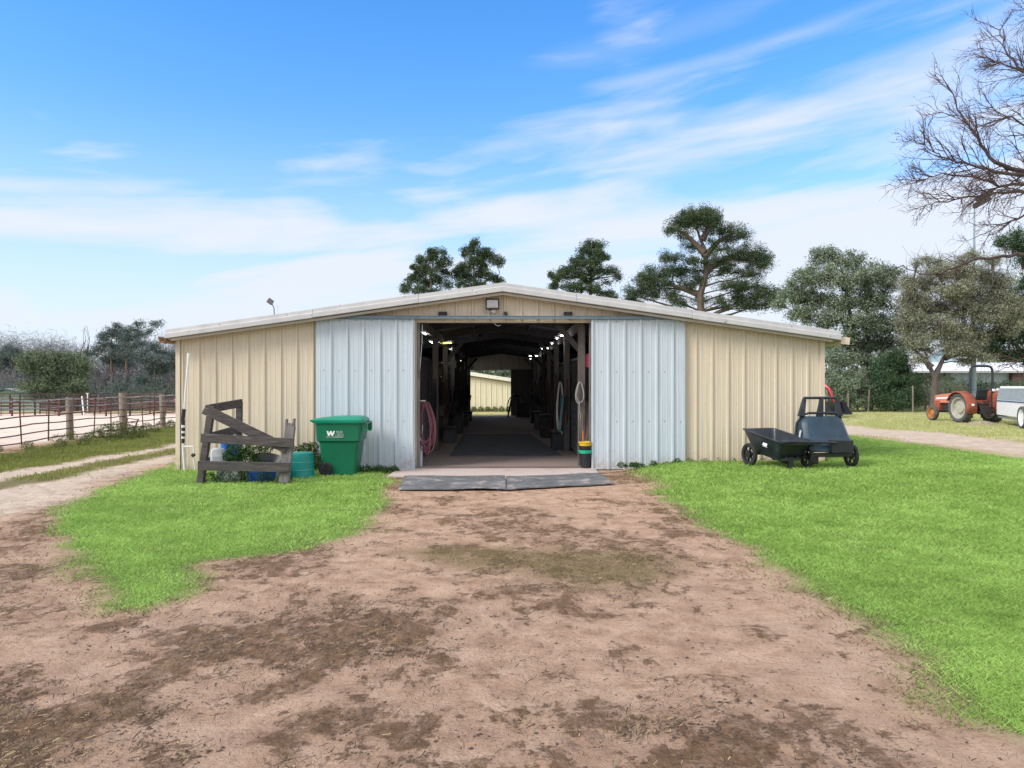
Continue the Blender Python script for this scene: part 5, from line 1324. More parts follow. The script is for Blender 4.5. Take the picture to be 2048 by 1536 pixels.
# ---- manure spreader behind it
sp = empty('manure_spreader', at(2088, 27.9), R(71.5), 'white manure spreader with a blue rim, cut off by the right edge', 'spreader')
w = MB(); w.prism([(-1.2, .40), (3.75, .40), (3.75, .96), (-1.2, .96)], -.03, .0, 'XZ'); w.v = [(p[0], p[1] + .55, p[2]) for p in w.v]
w.add([(-1.2, -.90, .40), (3.75, -.90, .40), (3.75, -1.0, .96), (-1.2, -1.0, .96)], [(0, 1, 2, 3)]); w.build('side_panel', M['white'], sp, solid=.02)
w = MB(); w.box((1.275, .54, .985), (5.0, .09, .045)); w.box((1.275, -1.0, .985), (5.0, .09, .045)); w.build('rim_rail', M['bluerim'], sp, bevel=.008)
w = MB(); w.box((1.275, .545, 1.012), (4.98, .05, .012)); w.build('rim_top', M['white'], sp)
w = MB(); w.box((1.275, -.2, .40), (4.95, 1.4, .04)); w.bar((-1.1, .48, .30), (3.75, .48, .30), .08, .09); w.bar((-1.1, -.85, .30), (3.75, -.85, .30), .08, .09); w.bar((3.65, .4, .32), (4.95, -.2, .35), .08, .09); w.bar((3.65, -.8, .32), (4.95, -.2, .35), .08, .09)
w.build('chassis', mat('spreader_steel', (.18, .19, .19), .7, var=.3), sp)
w = MB(); w.prism([(-1.0, .96), (.58, .96), (.50, 1.46), (.42, 1.56), (-1.0, 1.56)], 3.67, 3.71, 'YZ'); w.build('front_shield', M['panelgrey'], sp)
w = MB(); w.prism([(-1.0, 1.50), (.46, 1.50), (.42, 1.60), (-1.0, 1.60)], 3.65, 3.73, 'YZ'); w.build('shield_top', M['white'], sp)
w = MB()
for k in range(7): w.bar((3.75, .55 - k * .03, .98 + k * .08), (4.3, .5, .60), .015, .015)
w.bar((3.75, .58, .96), (3.75, .42, 1.56), .03, .03); w.build('guard', M['dark'], sp)
for yy in (.78, -1.22): wheel('wheel', sp, (-.45, yy, .43), .43, .24, M['oldtyre'], M['white'], spokes=0)
w = MB(); w.tube([(-.45, -1.2, .43), (-.45, .8, .43)], .04, 8); w.build('axle', M['dark'], sp)
t = empty('dirt_heap', at(1962, 30.6), 0, 'low mound of dry hay on the ground behind the orange tractor', 'heap')
w = MB(); n1_ = 14
vs = [(.0, 0, .19)]
for j, (rr, zz) in enumerate(((.25, .17), (.5, .10), (.72, .0))):
    for k in range(n1_): a = 2 * math.pi * k / n1_; q_ = rr * random.uniform(.85, 1.1); vs.append((q_ * math.cos(a), q_ * .6 * math.sin(a), zz * random.uniform(.8, 1.15) - (.02 if j == 2 else 0)))
w.add(vs, [(0, 1 + k, 1 + (k + 1) % n1_) for k in range(n1_)] + [(1 + j * n1_ + k, 1 + (j + 1) * n1_ + k, 1 + (j + 1) * n1_ + (k + 1) % n1_, 1 + j * n1_ + (k + 1) % n1_) for j in range(2) for k in range(n1_)])
w.build('mound', mat('hay_heap', (.30, .25, .15), .95, var=.4, vscale=12, bump=.6), t, smooth=True)

# ---- red compact tractor with a loader bucket, half behind the barn
rt = empty('red_tractor', at(1626, 38.5), R(-52), 'red loader tractor with a black bucket peeking out behind the barn corner', 'tractor')
w = MB(); w.prism([(-1.6, .75), (.45, .72), (.50, 1.0), (.38, 1.32), (.05, 1.45), (-1.2, 1.52), (-1.6, 1.45)], -.33, .33, 'XZ'); hd = w.build('hood', M['redt'], rt, bevel=.05)
w = MB(); w.box((.50, 0, 1.14), (.06, .56, .22), rot=(0, R(-15), 0)); w.build('headlight', mat('lamp_clear', (.6, .62, .66), .2), hd, bevel=.02)
w = MB(); w.box((.46, 0, .88), (.1, .5, .2)); w.box((-.6, 0, .55), (1.8, .5, .4)); w.build('grille', M['black'], hd)
for s_ in (-1, 1):
    w = MB(); w.tube([(-.9, s_ * .45, 1.35), (-.1, s_ * .46, 1.62), (.35, s_ * .48, 1.66), (.62, s_ * .48, 1.45), (.95, s_ * .48, .62)], [.07, .09, .10, .09, .07], 8); w.build('loader_arm', M['redt'], rt, smooth=True)
    w = MB(); w.tube([(.5, s_ * .56, 1.35), (1.08, s_ * .52, .78)], .03, 6); w.build('hydraulic_ram', M['black'], rt)
    wheel('front_wheel', rt, (.15, s_ * .58, .36), .36, .24, M['blackrubber'], M['redt'], spokes=0)
    wheel('rear_wheel', rt, (-1.5, s_ * .65, .58), .58, .34, M['blackrubber'], M['redt'], spokes=0, lugs=16)
w = MB(); w.add([(1.05, -.95, .80), (1.05, .95, .80), (1.0, .95, .32), (1.0, -.95, .32), (1.15, -.95, .18), (1.15, .95, .18), (1.62, -.95, .16), (1.62, .95, .16)], [(0, 1, 2, 3), (3, 2, 5, 4), (4, 5, 7, 6)])
for yy in (-.95, .95): w.prism([(1.05, .80), (1.0, .32), (1.15, .18), (1.62, .16), (1.25, .70)], yy - .012, yy + .012, 'XZ')
w.build('bucket', M['black'], rt, solid=.02)
w = MB(); w.tube([(-1.3, -.45, .9), (-1.3, -.45, 2.2), (-1.3, .45, 2.2), (-1.3, .45, .9)], .04, 8); w.build('roll_bar', M['black'], rt)
w = MB(); w.box((-1.1, 0, 1.2), (.4, .45, .1)); w.box((-1.28, 0, 1.4), (.08, .45, .4)); w.build('seat', M['black'], rt, bevel=.03)

# ---- floodlight pole
lp = empty('light_pole', at(1947, 46), 0, 'tall pale steel pole carrying a bank of floodlights above the right trees', 'light pole')
w = MB(); zt = CZ + (768 - 412) / F * 46; w.tube([(0, 0, -.1), (0, 0, 3), (0, 0, 6.5), (.06, 0, zt)], [.17, .15, .10, .045], 12); w.build('pole', mat('pale_steel', (.25, .33, .36), .6, var=.15), lp, smooth=True)
w = MB(); w.bar((-.05, 0, zt - .1), (.9, 0, zt + .45), .06, .06); w.bar((.1, 0, zt + .35), (1.0, 0, zt + .75), .06, .06); w.build('crossarm', M['dark'], lp)
for (dx_, dz_) in ((.12, .05), (.45, .22), (.78, .40), (.28, .48), (.62, .64), (.95, .78)):
    w = MB(); w.box((dx_, -.12, zt + dz_), (.40, .26, .30), rot=(R(20), R(-28), 0), taper=.8); w.build('lamp', mat('lamp_body', (.07, .065, .065), .6), lp, bevel=.02)

# ---- long white-roofed building at the right back
lb = empty('stable_block', at(1900, 60), R(0), 'long low pale blue building with a white roof behind the right trees', 'building')
q0 = Vector(lb.location); xa = at(1640, 60).x - q0.x; xw = at(1903, 60).x - q0.x
w = MB(); pts = ribs(xw, 22, .5, 0.0); w.add([c_ for (xx, d) in pts for c_ in ((xx, -d, 0), (xx, -d, 2.75))], [(2 * i, 2 * i + 2, 2 * i + 3, 2 * i + 1) for i in range(len(pts) - 1)])
w.add([(xw, 0, 0), (xw, 6, 0), (xw, 6, 2.75), (xw, 0, 2.75)], [(0, 1, 2, 3)]); wl_ = w.build('wall', M['bluewall'], lb)
w = MB(); w.box(((xa + xw) / 2, 5, 1.35), (xw - xa, .2, 2.7)); w.build('porch_back_wall', M['insul'], lb)
for i in range(6):
    w = MB(); w.box((xa + .4 + i * (xw - xa - .5) / 5.2, .1, 1.35), (.14, .14, 2.7)); w.build('porch_post', M['inwood'], lb)
w = MB(); w.prism([(-.7, 2.75), (3.2, 3.55), (7.2, 2.75), (7.2, 2.66), (3.2, 3.44), (-.7, 2.64)], xa - 6, 22.5, 'YZ'); w.build('roof', M['whiteroof'], lb)
w = MB(); w.box(((xa + 16) / 2 - 2, -.72, 2.68), (22.5 - xa + 5.5, .05, .16)); w.build('fascia', mat('grey_fascia', (.42, .43, .45), .6), lb)
q = lambda px, py: at(px, 59.9, py=py) - q0
w = MB(); p_ = q(1910, 742.5); w.box((p_.x, -.15, p_.z), (.44, .22, .36)); ac = w.build('air_conditioner', M['white'], lb, bevel=.01)
w = MB(); w.box((p_.x, -.27, p_.z), (.32, .02, .25)); w.build('grille', M['dark'], ac)
w = MB(); p_ = q(1905, 758); w.box((p_.x, -.08, p_.z), (.32, .08, .22)); w.build('vent', M['dark'], lb)
w = MB(); p_ = q(2034, 761); w.box((p_.x, -.25, p_.z), (1.2, .4, 1.3)); w.build('brown_box', mat('brown_box', (.10, .06, .05), .8), lb)
t = empty('gable_shed', at(1879, 72), 0, 'pale blue gable just showing between the forked trunk behind the right trees', 'shed')
w = MB(); w.prism([(-2.3, 0), (2.4, 0), (2.4, 3.7), (.2, 5.1), (-2.3, 3.9)], 0, 3, 'XZ'); w.build('wall', mat('sky_blue_wall', (.45, .60, .68), .6), t)
w = MB(); w.bar((.2, 1.4, 5.15), (2.7, 1.4, 3.6), 3.4, .08); w.bar((.2, 1.4, 5.15), (-2.6, 1.4, 3.8), 3.4, .08); w.build('roof', M['whiteroof'], t)

# ---- wire fence posts and white boards by the right trees
wf = empty('wire_fence', at(1760, 44.5), 0, 'rustic wire fence with thin wooden posts in front of the right trees', 'fence'); f0 = Vector(wf.location); prev = None
for px in (1655, 1697, 1736, 1826, 1872, 1930, 1990, 2050, 2110):
    p = at(px, 44.5 + .3 * math.sin(px)); w = MB(); w.tube([p - f0 - Vector((0, 0, .1)), p - f0 + Vector((random.uniform(-.08, .08), 0, 1.35 if px != 1826 else 1.6))], .045, 6); w.build('post', M['postwood'], wf)
    if prev is not None:
        w = MB()
        for zz in (.3, .6, .9, 1.2): w.tube([prev - f0 + Vector((0, 0, zz)), p - f0 + Vector((0, 0, zz))], .006, 4)
        w.build('wire', M['dark'], wf)
    prev = p
wb = empty('white_rail_fence', at(1832, 50), R(-8), 'short run of white boards glimpsed behind the wire fence', 'fence')
for i in range(4): w = MB(); w.box((-.9 + i * .75, 0, .6), (.1, .08, 1.25)); w.build('post', M['white'], wb)
for zz in (.45, .78, 1.12): w = MB(); w.box((.2, -.06, zz), (2.6, .03, .13)); w.build('board', M['white'], wb)

# ---- twin barn seen through the far doorway
tb2 = empty('far_barn', (-6.0, 46.0, -.05), R(-1), 'cream ribbed barn seen through the far doorway', 'barn')
tz = lambda xx: 2.80 - abs(xx) * .150
w = MB(); sheet(w, -8.2, 8.2, 0, tz, pitch=.335, flip=1); w.build('front_wall', M['cream'], tb2, solid=.004)
for s_, xe in ((-1, -8.2), (1, 8.2)):
    w = MB(); sheet(w, 0, 14, 0, 1.58, y=xe, flip=-s_, ax='Y'); w.build('side_wall', M['cream'], tb2, solid=.004)
    w = MB(); w.add([(0, -.25, 3.00), (xe * 1.04, -.25, 3.00 - abs(xe) * 1.04 * .15), (xe * 1.04, 14, 3.00 - abs(xe) * 1.04 * .15), (0, 14, 3.00)], [(0, 1, 2, 3)]); rf = w.build('roof', M['roof'], tb2, solid=.02)
    w = MB(); w.bar((0, -.27, 2.89), (xe * 1.04, -.27, 2.89 - abs(xe) * 1.04 * .15), .05, .20); w.build('fascia', mat('cream_trim', (.78, .74, .60), .5), rf)
    w = MB(); w.bar((0, -.06, 2.76), (xe * 1.0, -.06, 2.76 - abs(xe) * .15), .05, .08); w.build('under_trim', mat('tan_trim', (.34, .26, .17), .7), rf)  # darker tan strip below the fascia
leafy('wall_weed', (-1.6, 45.75, 0), [(x_, 0, .12, .2) for x_ in np.linspace(-1.6, 1.8, 9)], 1300, .07, M['shrub'], 'green weeds along the foot of the cream barn beyond the doorway', 'weeds')

#@@TREES
# ------------------------------------------------------------------ trees
def limb(w, a, b, r0, r1, bend=.15, n=5, seg=6):
    a = Vector(a); b = Vector(b); L_ = (b - a).length; off = Vector((random.uniform(-1, 1), random.uniform(-1, 1), random.uniform(-.3, .8))) * L_ * bend
    pts = []
    for i in range(n + 1):
        f_ = i / n; pts.append(a.lerp(b, f_) + off * math.sin(math.pi * f_) + Vector((random.gauss(0, 1), random.gauss(0, 1), random.gauss(0, 1))) * L_ * .012 * (0 < i < n))
    w.tube(pts, [r0 + (r1 - r0) * i / n for i in range(n + 1)], seg, False); return pts

def tree(name, label, cat, trunks, Y, blobs, nleaf, size, mleaf, mbark, depth=1.0, sub=10, subr=.5, aspect=.6, group=None, rt=.25, twigs=0, holes=.0, flat=1.0, tone=.4):
    """trunks: lists of (px, py) from the foot up; blobs: (px, py, rx_px, ry_px) crown masses in the picture, given real depth here"""
    k = Y / F; base = at(trunks[0][0][0], Y); t = empty(name, base, 0, label, cat, group)
    loc = lambda px, py, dy=0.0: Vector(((px - 1024) * k, Y + dy, CZ - (py - 768) * k)) - base
    w = MB(); spine = []
    for tk_ in trunks:
        pts = [loc(px, py, random.uniform(-.15, .15) * (i > 0)) for i, (px, py) in enumerate(tk_)]; pts[0].z = min(pts[0].z, -.1) if tk_ is trunks[0] else pts[0].z
        r0 = rt if tk_ is trunks[0] else rt * .75
        fine = []
        for i in range(len(pts) - 1):
            for q_ in range(3): fine.append(pts[i].lerp(pts[i + 1], q_ / 3))
        fine.append(pts[-1]); n = len(fine)
        w.tube(fine, [max(.03, r0 * (1.15 if i == 0 else 1) * (1 - .85 * i / (n - 1))) for i in range(n)], 8, False)
        spine += [(p, max(.03, r0 * (1 - .85 * i / (n - 1)))) for i, p in enumerate(fine)]
    area = sum(b_[2] * b_[3] for b_ in blobs); C = []; T = []; tw = MB()
    for b_ in blobs:
        px, py, rx, ry = b_[:4]; dmax = max(rx, ry) * k * depth
        dy = b_[4] if len(b_) > 4 else random.uniform(-1, 1) * dmax * .9
        c0 = loc(px, py, dy); cand = [s_ for s_ in spine if s_[0].z < c0.z + .1 * ry * k] or spine[:3]
        s_ = min(cand, key=lambda q_: (q_[0] - c0).length + .6 * max(0, q_[0].z - c0.z + (c0 - q_[0]).to_2d().length * .35))
        pts = limb(w, s_[0], c0, min(s_[1] * .6, .025 + .018 * (c0 - s_[0]).length), .02, .12)
        ns = max(3, int(sub * (rx * ry / (area / len(blobs))) ** .8)); nl = int(nleaf * rx * ry / area / ns)
        for j in range(ns):
            d = RNG.normal(size=3); d /= np.linalg.norm(d); rr = RNG.uniform(.25, 1) ** .5
            cc = c0 + Vector((d[0] * rx * k * rr, d[1] * dmax * rr * .9, d[2] * ry * k * rr))
            tw.tube([pts[-1 - (j % 2)], pts[-1].lerp(cc, .5) + Vector((0, 0, .05)), cc], [.035, .022, .010], 4, False)
            m = max(2, int(nl * RNG.uniform(.5, 1.5))); g = RNG.normal(size=(m, 3)); g /= np.linalg.norm(g, axis=1)[:, None]; g *= RNG.random((m, 1)) ** .45 * subr * np.array([1, 1, .72 * flat]) * RNG.uniform(.55, 1.25)
            C.append(np.array(cc) + g); T.append(np.clip(RNG.normal(.5, .16) + RNG.uniform(-tone, tone, m) , 0, 1))
            for _ in range(twigs):
                e = cc + Vector(RNG.normal(size=3) * subr * .9); tw.tube([cc, cc.lerp(e, .5) + Vector(RNG.normal(size=3) * .06), e], [.012, .009, .005], 3, False)
    w.add(tw.v, tw.f); w.build('trunk', mbark, t, smooth=True)
    if nleaf: leaves('crown', np.concatenate(C), size, mleaf, t, aspect, rnd=np.concatenate(T))
    return t

PG = 'pines rising behind the barn roof'
BIGP = [(1395, 436, 50, 16), (1372, 468, 16, 8), (1432, 452, 24, 12), (1405, 452, 30, 10), (1350, 462, 16, 8), (1425, 485, 14, 8), (1388, 432, 40, 13), (1362, 445, 24, 12), (1425, 430, 26, 12), (1345, 455, 12, 8), (1465, 465, 28, 14), (1490, 470, 16, 12), (1452, 480, 16, 8), (1382, 492, 20, 10), (1440, 500, 22, 8),
      (1500, 505, 34, 16), (1525, 518, 24, 13), (1520, 530, 26, 10), (1470, 520, 26, 12), (1425, 525, 26, 13), (1385, 522, 24, 12), (1350, 518, 18, 10), (1330, 515, 14, 9), (1340, 540, 28, 14), (1305, 548, 26, 14), (1370, 545, 22, 12),
      (1285, 565, 24, 14), (1330, 570, 24, 12), (1262, 585, 14, 14), (1300, 590, 20, 10), (1375, 570, 26, 10), (1440, 545, 18, 9), (1480, 545, 18, 8), (1460, 575, 36, 12), (1500, 575, 30, 14), (1525, 595, 24, 12), (1550, 600, 20, 12), (1490, 605, 30, 14), (1440, 605, 24, 12), (1550, 585, 14, 8),
      (1405, 540, 24, 10), (1400, 560, 20, 8), (1345, 590, 22, 10), (1270, 600, 20, 12), (1315, 560, 22, 10), (1500, 550, 24, 8), (1535, 575, 16, 8), (1480, 592, 20, 10), (1455, 535, 20, 8), (1290, 578, 22, 10), (1520, 610, 26, 10), (1405, 600, 20, 8), (1360, 605, 22, 10)]
tree('pine_tree', 'tallest pine with a flat topped crown behind the right slope of the barn roof', 'pine tree',
     [[(1402, 830), (1402, 640), (1400, 590), (1412, 545), (1410, 500), (1400, 475), (1392, 455)], [(1412, 540), (1450, 520), (1490, 505)], [(1408, 505), (1372, 470), (1348, 456)], [(1408, 515), (1440, 480), (1470, 466)], [(1404, 480), (1418, 455), (1432, 440)], [(1402, 590), (1360, 575), (1310, 560)]], 62,
     BIGP,
     90000, .10, M['pine'], M['bark'], .9, 16, .60, .40, PG, flat=1.15, rt=.40, tone=.4)
tree('pine_tree', 'medium pine with an open pointed crown left of the tallest one', 'pine tree',
     [[(1176, 830), (1178, 640), (1182, 560), (1182, 500), (1184, 484)], [(1160, 640), (1163, 590), (1162, 540)]], 66,
     [(1184, 488, 18, 10), (1198, 492, 10, 10), (1172, 505, 16, 12), (1195, 512, 16, 10), (1155, 525, 22, 14), (1180, 530, 22, 12), (1205, 520, 12, 8), (1135, 545, 20, 12), (1110, 555, 16, 10), (1165, 555, 24, 14), (1195, 545, 18, 10), (1225, 540, 16, 7), (1240, 552, 10, 6),
      (1110, 570, 14, 8), (1145, 575, 24, 10), (1185, 578, 20, 10), (1210, 585, 18, 8), (1150, 595, 22, 10), (1225, 595, 12, 6), (1215, 565, 10, 5)], 30000, .11, M['pine'], M['bark'], .9, 18, .5, .42, PG, flat=1.15, rt=.22, tone=.4)
tree('pine_tree', 'round crowned pine, leftmost behind the barn roof', 'pine tree',
     [[(868, 830), (866, 640), (862, 560), (868, 515)]], 70,
     [(875, 508, 22, 9), (850, 520, 18, 12), (885, 525, 16, 12), (862, 540, 22, 12), (835, 540, 16, 12), (890, 545, 12, 8), (822, 560, 14, 10), (850, 562, 18, 10), (875, 560, 14, 10), (812, 578, 14, 9), (845, 580, 18, 8), (895, 570, 10, 8), (870, 585, 16, 8)],
     17000, .12, M['pine'], M['bark'], .9, 16, .48, .42, PG, flat=1.15, rt=.20, tone=.4)
tree('pine_tree', 'taller of the two pines above the left roof slope, with a rounded tip', 'pine tree',
     [[(945, 830), (946, 640), (948, 560), (948, 495)], [(948, 580), (980, 556), (1000, 548)]], 70,
     [(948, 490, 13, 10), (935, 505, 18, 10), (962, 510, 14, 10), (975, 505, 14, 10), (948, 522, 20, 10), (930, 535, 18, 12), (965, 535, 16, 10), (990, 520, 12, 10), (1000, 525, 6, 8), (915, 548, 14, 10), (945, 552, 20, 10), (975, 552, 14, 8), (925, 568, 14, 8), (955, 572, 18, 10), (985, 555, 8, 5), (998, 560, 12, 8)],
     19000, .12, M['pine'], M['bark'], .9, 16, .48, .42, PG, flat=1.15, rt=.20, tone=.4)

# right hand broadleaf trees
tree('oak_tree', 'big grey green oak with many stems behind the right end of the barn', 'oak tree',
     [[(1738, 820), (1736, 770), (1728, 730), (1700, 680), (1672, 620)], [(1736, 765), (1718, 700), (1700, 640), (1690, 560), (1672, 510)], [(1737, 760), (1740, 690), (1735, 600), (1720, 520)], [(1738, 770), (1765, 700), (1790, 640)], [(1735, 740), (1690, 690), (1662, 670)]], 48.5,
     [(1640, 512, 14, 22), (1668, 520, 18, 24), (1660, 505, 10, 10), (1690, 530, 14, 14), (1715, 530, 14, 18), (1610, 560, 32, 22), (1650, 560, 34, 24), (1700, 565, 34, 24), (1740, 560, 30, 24), (1770, 545, 22, 18), (1785, 570, 18, 20), (1585, 590, 26, 18), (1625, 600, 36, 24), (1680, 605, 38, 26), (1735, 605, 34, 26), (1775, 600, 20, 22),
      (1610, 630, 34, 18), (1665, 640, 36, 22), (1715, 650, 38, 24), (1760, 650, 32, 26), (1690, 680, 30, 20), (1740, 690, 34, 22), (1780, 690, 26, 22), (1660, 690, 16, 20), (1560, 610, 16, 12), (1600, 590, 20, 14), (1800, 655, 16, 18), (1663, 500, 7, 9), (1702, 506, 7, 10), (1722, 512, 7, 8), (1798, 545, 12, 9), (1812, 600, 14, 10), (1575, 570, 8, 8), (1625, 535, 12, 10), (1745, 528, 8, 9), (1805, 625, 18, 16), (1812, 690, 22, 18), (1790, 725, 24, 14), (1830, 655, 14, 16), (1700, 715, 26, 14), (1750, 720, 24, 12)],
     80000, .080, M['oak'], M['barkgrey'], .9, 32, .50, .6, 'trees along the right side', rt=.26, tone=.5)
tree('oak_tree', 'smaller shaded oak between the barn corner and the big grey green oak', 'oak tree',
     [[(1672, 822), (1668, 790), (1682, 740), (1700, 715)], [(1668, 790), (1655, 750), (1650, 715)]], 46.5,
     [(1660, 715, 22, 18), (1690, 720, 22, 16), (1668, 745, 20, 16), (1710, 745, 18, 14), (1720, 790, 20, 20), (1700, 790, 14, 20)],
     9000, .08, M['oak'], M['barkgrey'], .9, 12, .6, .6, 'trees along the right side', rt=.12, tone=.5)
tree('evergreen_bush', 'dense dark green bush between the oak stems and the forked trunk', 'bush',
     [[(1790, 818), (1790, 760)], [(1780, 815), (1765, 750)], [(1800, 815), (1815, 760)]], 45.6,
     [(1795, 715, 20, 14), (1775, 735, 26, 18), (1810, 735, 22, 18), (1760, 765, 24, 24), (1795, 765, 28, 22), (1822, 770, 16, 22), (1760, 795, 22, 20), (1790, 798, 28, 18), (1820, 800, 18, 16)],
     36000, .07, M['holly'], M['bark'], .8, 20, .50, .55, None, rt=.08, tone=.45)
tree('grey_elm', 'wide grey brown tree with fine twigs and a forked trunk behind the orange tractor', 'elm tree',
     [[(1867, 825), (1869, 780), (1868, 755), (1858, 725), (1850, 700)], [(1868, 755), (1880, 735), (1892, 712), (1925, 660)], [(1862, 735), (1845, 712), (1815, 690)], [(1890, 715), (1920, 705), (1945, 690)]], 44,
     [(1870, 545, 34, 16), (1915, 540, 34, 16), (1960, 545, 34, 18), (2005, 560, 30, 20), (1850, 570, 36, 18), (1900, 580, 42, 24), (1955, 585, 42, 24), (2010, 595, 32, 24), (1825, 600, 32, 22), (1870, 615, 42, 26), (1930, 620, 44, 26), (1985, 630, 36, 24), (1820, 640, 28, 22), (1865, 655, 36, 24), (1915, 665, 40, 24), (1960, 670, 30, 22), (1830, 680, 26, 18), (1900, 695, 30, 14), (1940, 700, 24, 14), (2030, 620, 20, 30), (1822, 560, 16, 10), (1935, 512, 20, 9), (1985, 520, 16, 10), (1880, 522, 16, 8), (1812, 575, 14, 10), (1850, 700, 18, 10), (1835, 720, 14, 10), (1930, 722, 20, 8), (1965, 715, 18, 10), (1815, 665, 12, 14), (2020, 650, 22, 22), (1828, 530, 12, 7), (1850, 518, 10, 6)],
     95000, .065, M['olive'], M['barkgrey'], .8, 34, .50, .5, 'trees along the right side', rt=.26, twigs=3, tone=.5)
tree('evergreen_oak', 'dark green tree filling the right edge above the spreader', 'oak tree',
     [[(2075, 830), (2070, 760), (2060, 700), (2050, 650)], [(2065, 740), (2030, 690), (2000, 670)]], 47,
     [(2010, 590, 26, 18), (2045, 580, 26, 26), (1990, 625, 26, 20), (2030, 630, 30, 22), (2070, 620, 30, 40), (1985, 665, 26, 22), (2025, 670, 32, 22), (2065, 680, 30, 26), (1975, 700, 26, 16), (2015, 705, 30, 16), (2060, 715, 26, 16), (2000, 490, 12, 14), (2030, 480, 20, 22), (2050, 520, 22, 26)],
     42000, .080, M['holly'], M['barkgrey'], .9, 20, .62, .6, 'trees along the right side', rt=.26, tone=.5)
hd_ = tree('hedge', 'clipped dark hedge along the pale blue building', 'hedge', [[(1905, 795), (1905, 785)], [(1950, 795), (1950, 785)], [(1990, 795), (1990, 785)]], 57,
     [(1900 + i * 14, 774 + 3 * (i % 2), 13, 13, 0.0) for i in range(12)] + [(1900 + i * 14, 792, 13, 10, 0.0) for i in range(12)], 12000, .09, M['holly'], M['bark'], .6, 14, .5, .6, None, rt=.06, tone=.4)
tree('evergreen_bush', 'ragged dark bush in the shade just right of the barn corner', 'bush', [[(1690, 820), (1690, 780)], [(1715, 820), (1720, 780)]], 45.2,
     [(1665, 760, 20, 18), (1690, 770, 22, 18), (1715, 765, 22, 22), (1735, 785, 18, 20), (1668, 795, 18, 16), (1695, 800, 22, 14), (1725, 804, 20, 12)], 18000, .075, M['oak'], M['bark'], .8, 16, .5, .55, None, rt=.07, tone=.5)
tree('evergreen_bush', 'scrubby olive bush behind the nose of the orange tractor', 'bush', [[(1850, 815), (1850, 780)], [(1838, 815), (1832, 780)]], 49,
     [(1835, 775, 14, 16), (1850, 795, 16, 14), (1890, 800, 16, 10), (1870, 790, 12, 12)], 9000, .075, M['olive'], M['bark'], .8, 14, .5, .55, None, rt=.06, tone=.5)
# undergrowth beneath the right trees, and along the back
def thicket(name, label, Y, px0, px1, n, ztop, size, m, depth=3.0, clump=.5, aspect=.5):
    k = Y / F; nc = int(n / 60); X0 = (px0 - 1024) * k; X1 = (px1 - 1024) * k
    cx = RNG.uniform(X0, X1, nc); cy = Y + RNG.uniform(-depth / 2, depth / 2, nc); top = ztop * (0.55 + .6 * fbm(cx * .35 + 3, cy * 0 + 2, 3)); cz = ground_h(cx, cy) + RNG.uniform(0.02, 1, nc) * top
    C = np.repeat(np.stack([cx, cy, cz], 1), 60, 0) + RNG.normal(size=(nc * 60, 3)) * clump * .5
    C = C[C[:, 2] > ground_h(C[:, 0], C[:, 1])]
    tn = np.clip(.25 + .5 * fbm(C[:, 0] * 1.2, C[:, 2] * 1.2, 3) + RNG.uniform(-.35, .35, len(C)), 0, 1)
    o = leaves(name, C, size, m, None, aspect, rnd=tn); return tag(o, label, 'undergrowth', kind='stuff')
thicket('undergrowth', 'brown and grey brush under the right hand trees', 47.5, 1640, 2120, 15000, 1.9, .075, M['olive'], 2.5)
thicket('undergrowth', 'dark green scrub behind the right hand trees', 53, 1500, 1880, 12000, 2.3, .09, M['oak'], 3)
thicket('undergrowth', 'distant mixed brush behind the barn', 84, 700, 1700, 24000, 6.0, .16, M['oak'], 6, 1.0)
thicket('undergrowth', 'far belt of trees beyond the white roofed building', 80, 1450, 2500, 30000, 7.5, .16, M['oak'], 6, 1.0)
thicket('undergrowth', 'tangled grey brush of the wood beyond the arena', 88, -260, 520, 150000, 8.2, .42, M['greytwigleaf'], 6, 1.5, .07)
thicket('undergrowth', 'dark low scrub at the foot of the left treeline', 74, -240, 480, 30000, 3.4, .11, M['farpine'], 4, .9, .35)
tree('pine_tree', 'green crown showing over the cream barn through the far doorway', 'pine tree', [[(975, 825), (975, 760)]], 66, [(960, 735, 20, 12), (990, 738, 20, 12), (1015, 742, 18, 12), (975, 752, 24, 10), (1005, 755, 20, 10)], 7000, .12, M['oak'], M['bark'], .9, 12, .6, .5, None, rt=.2)

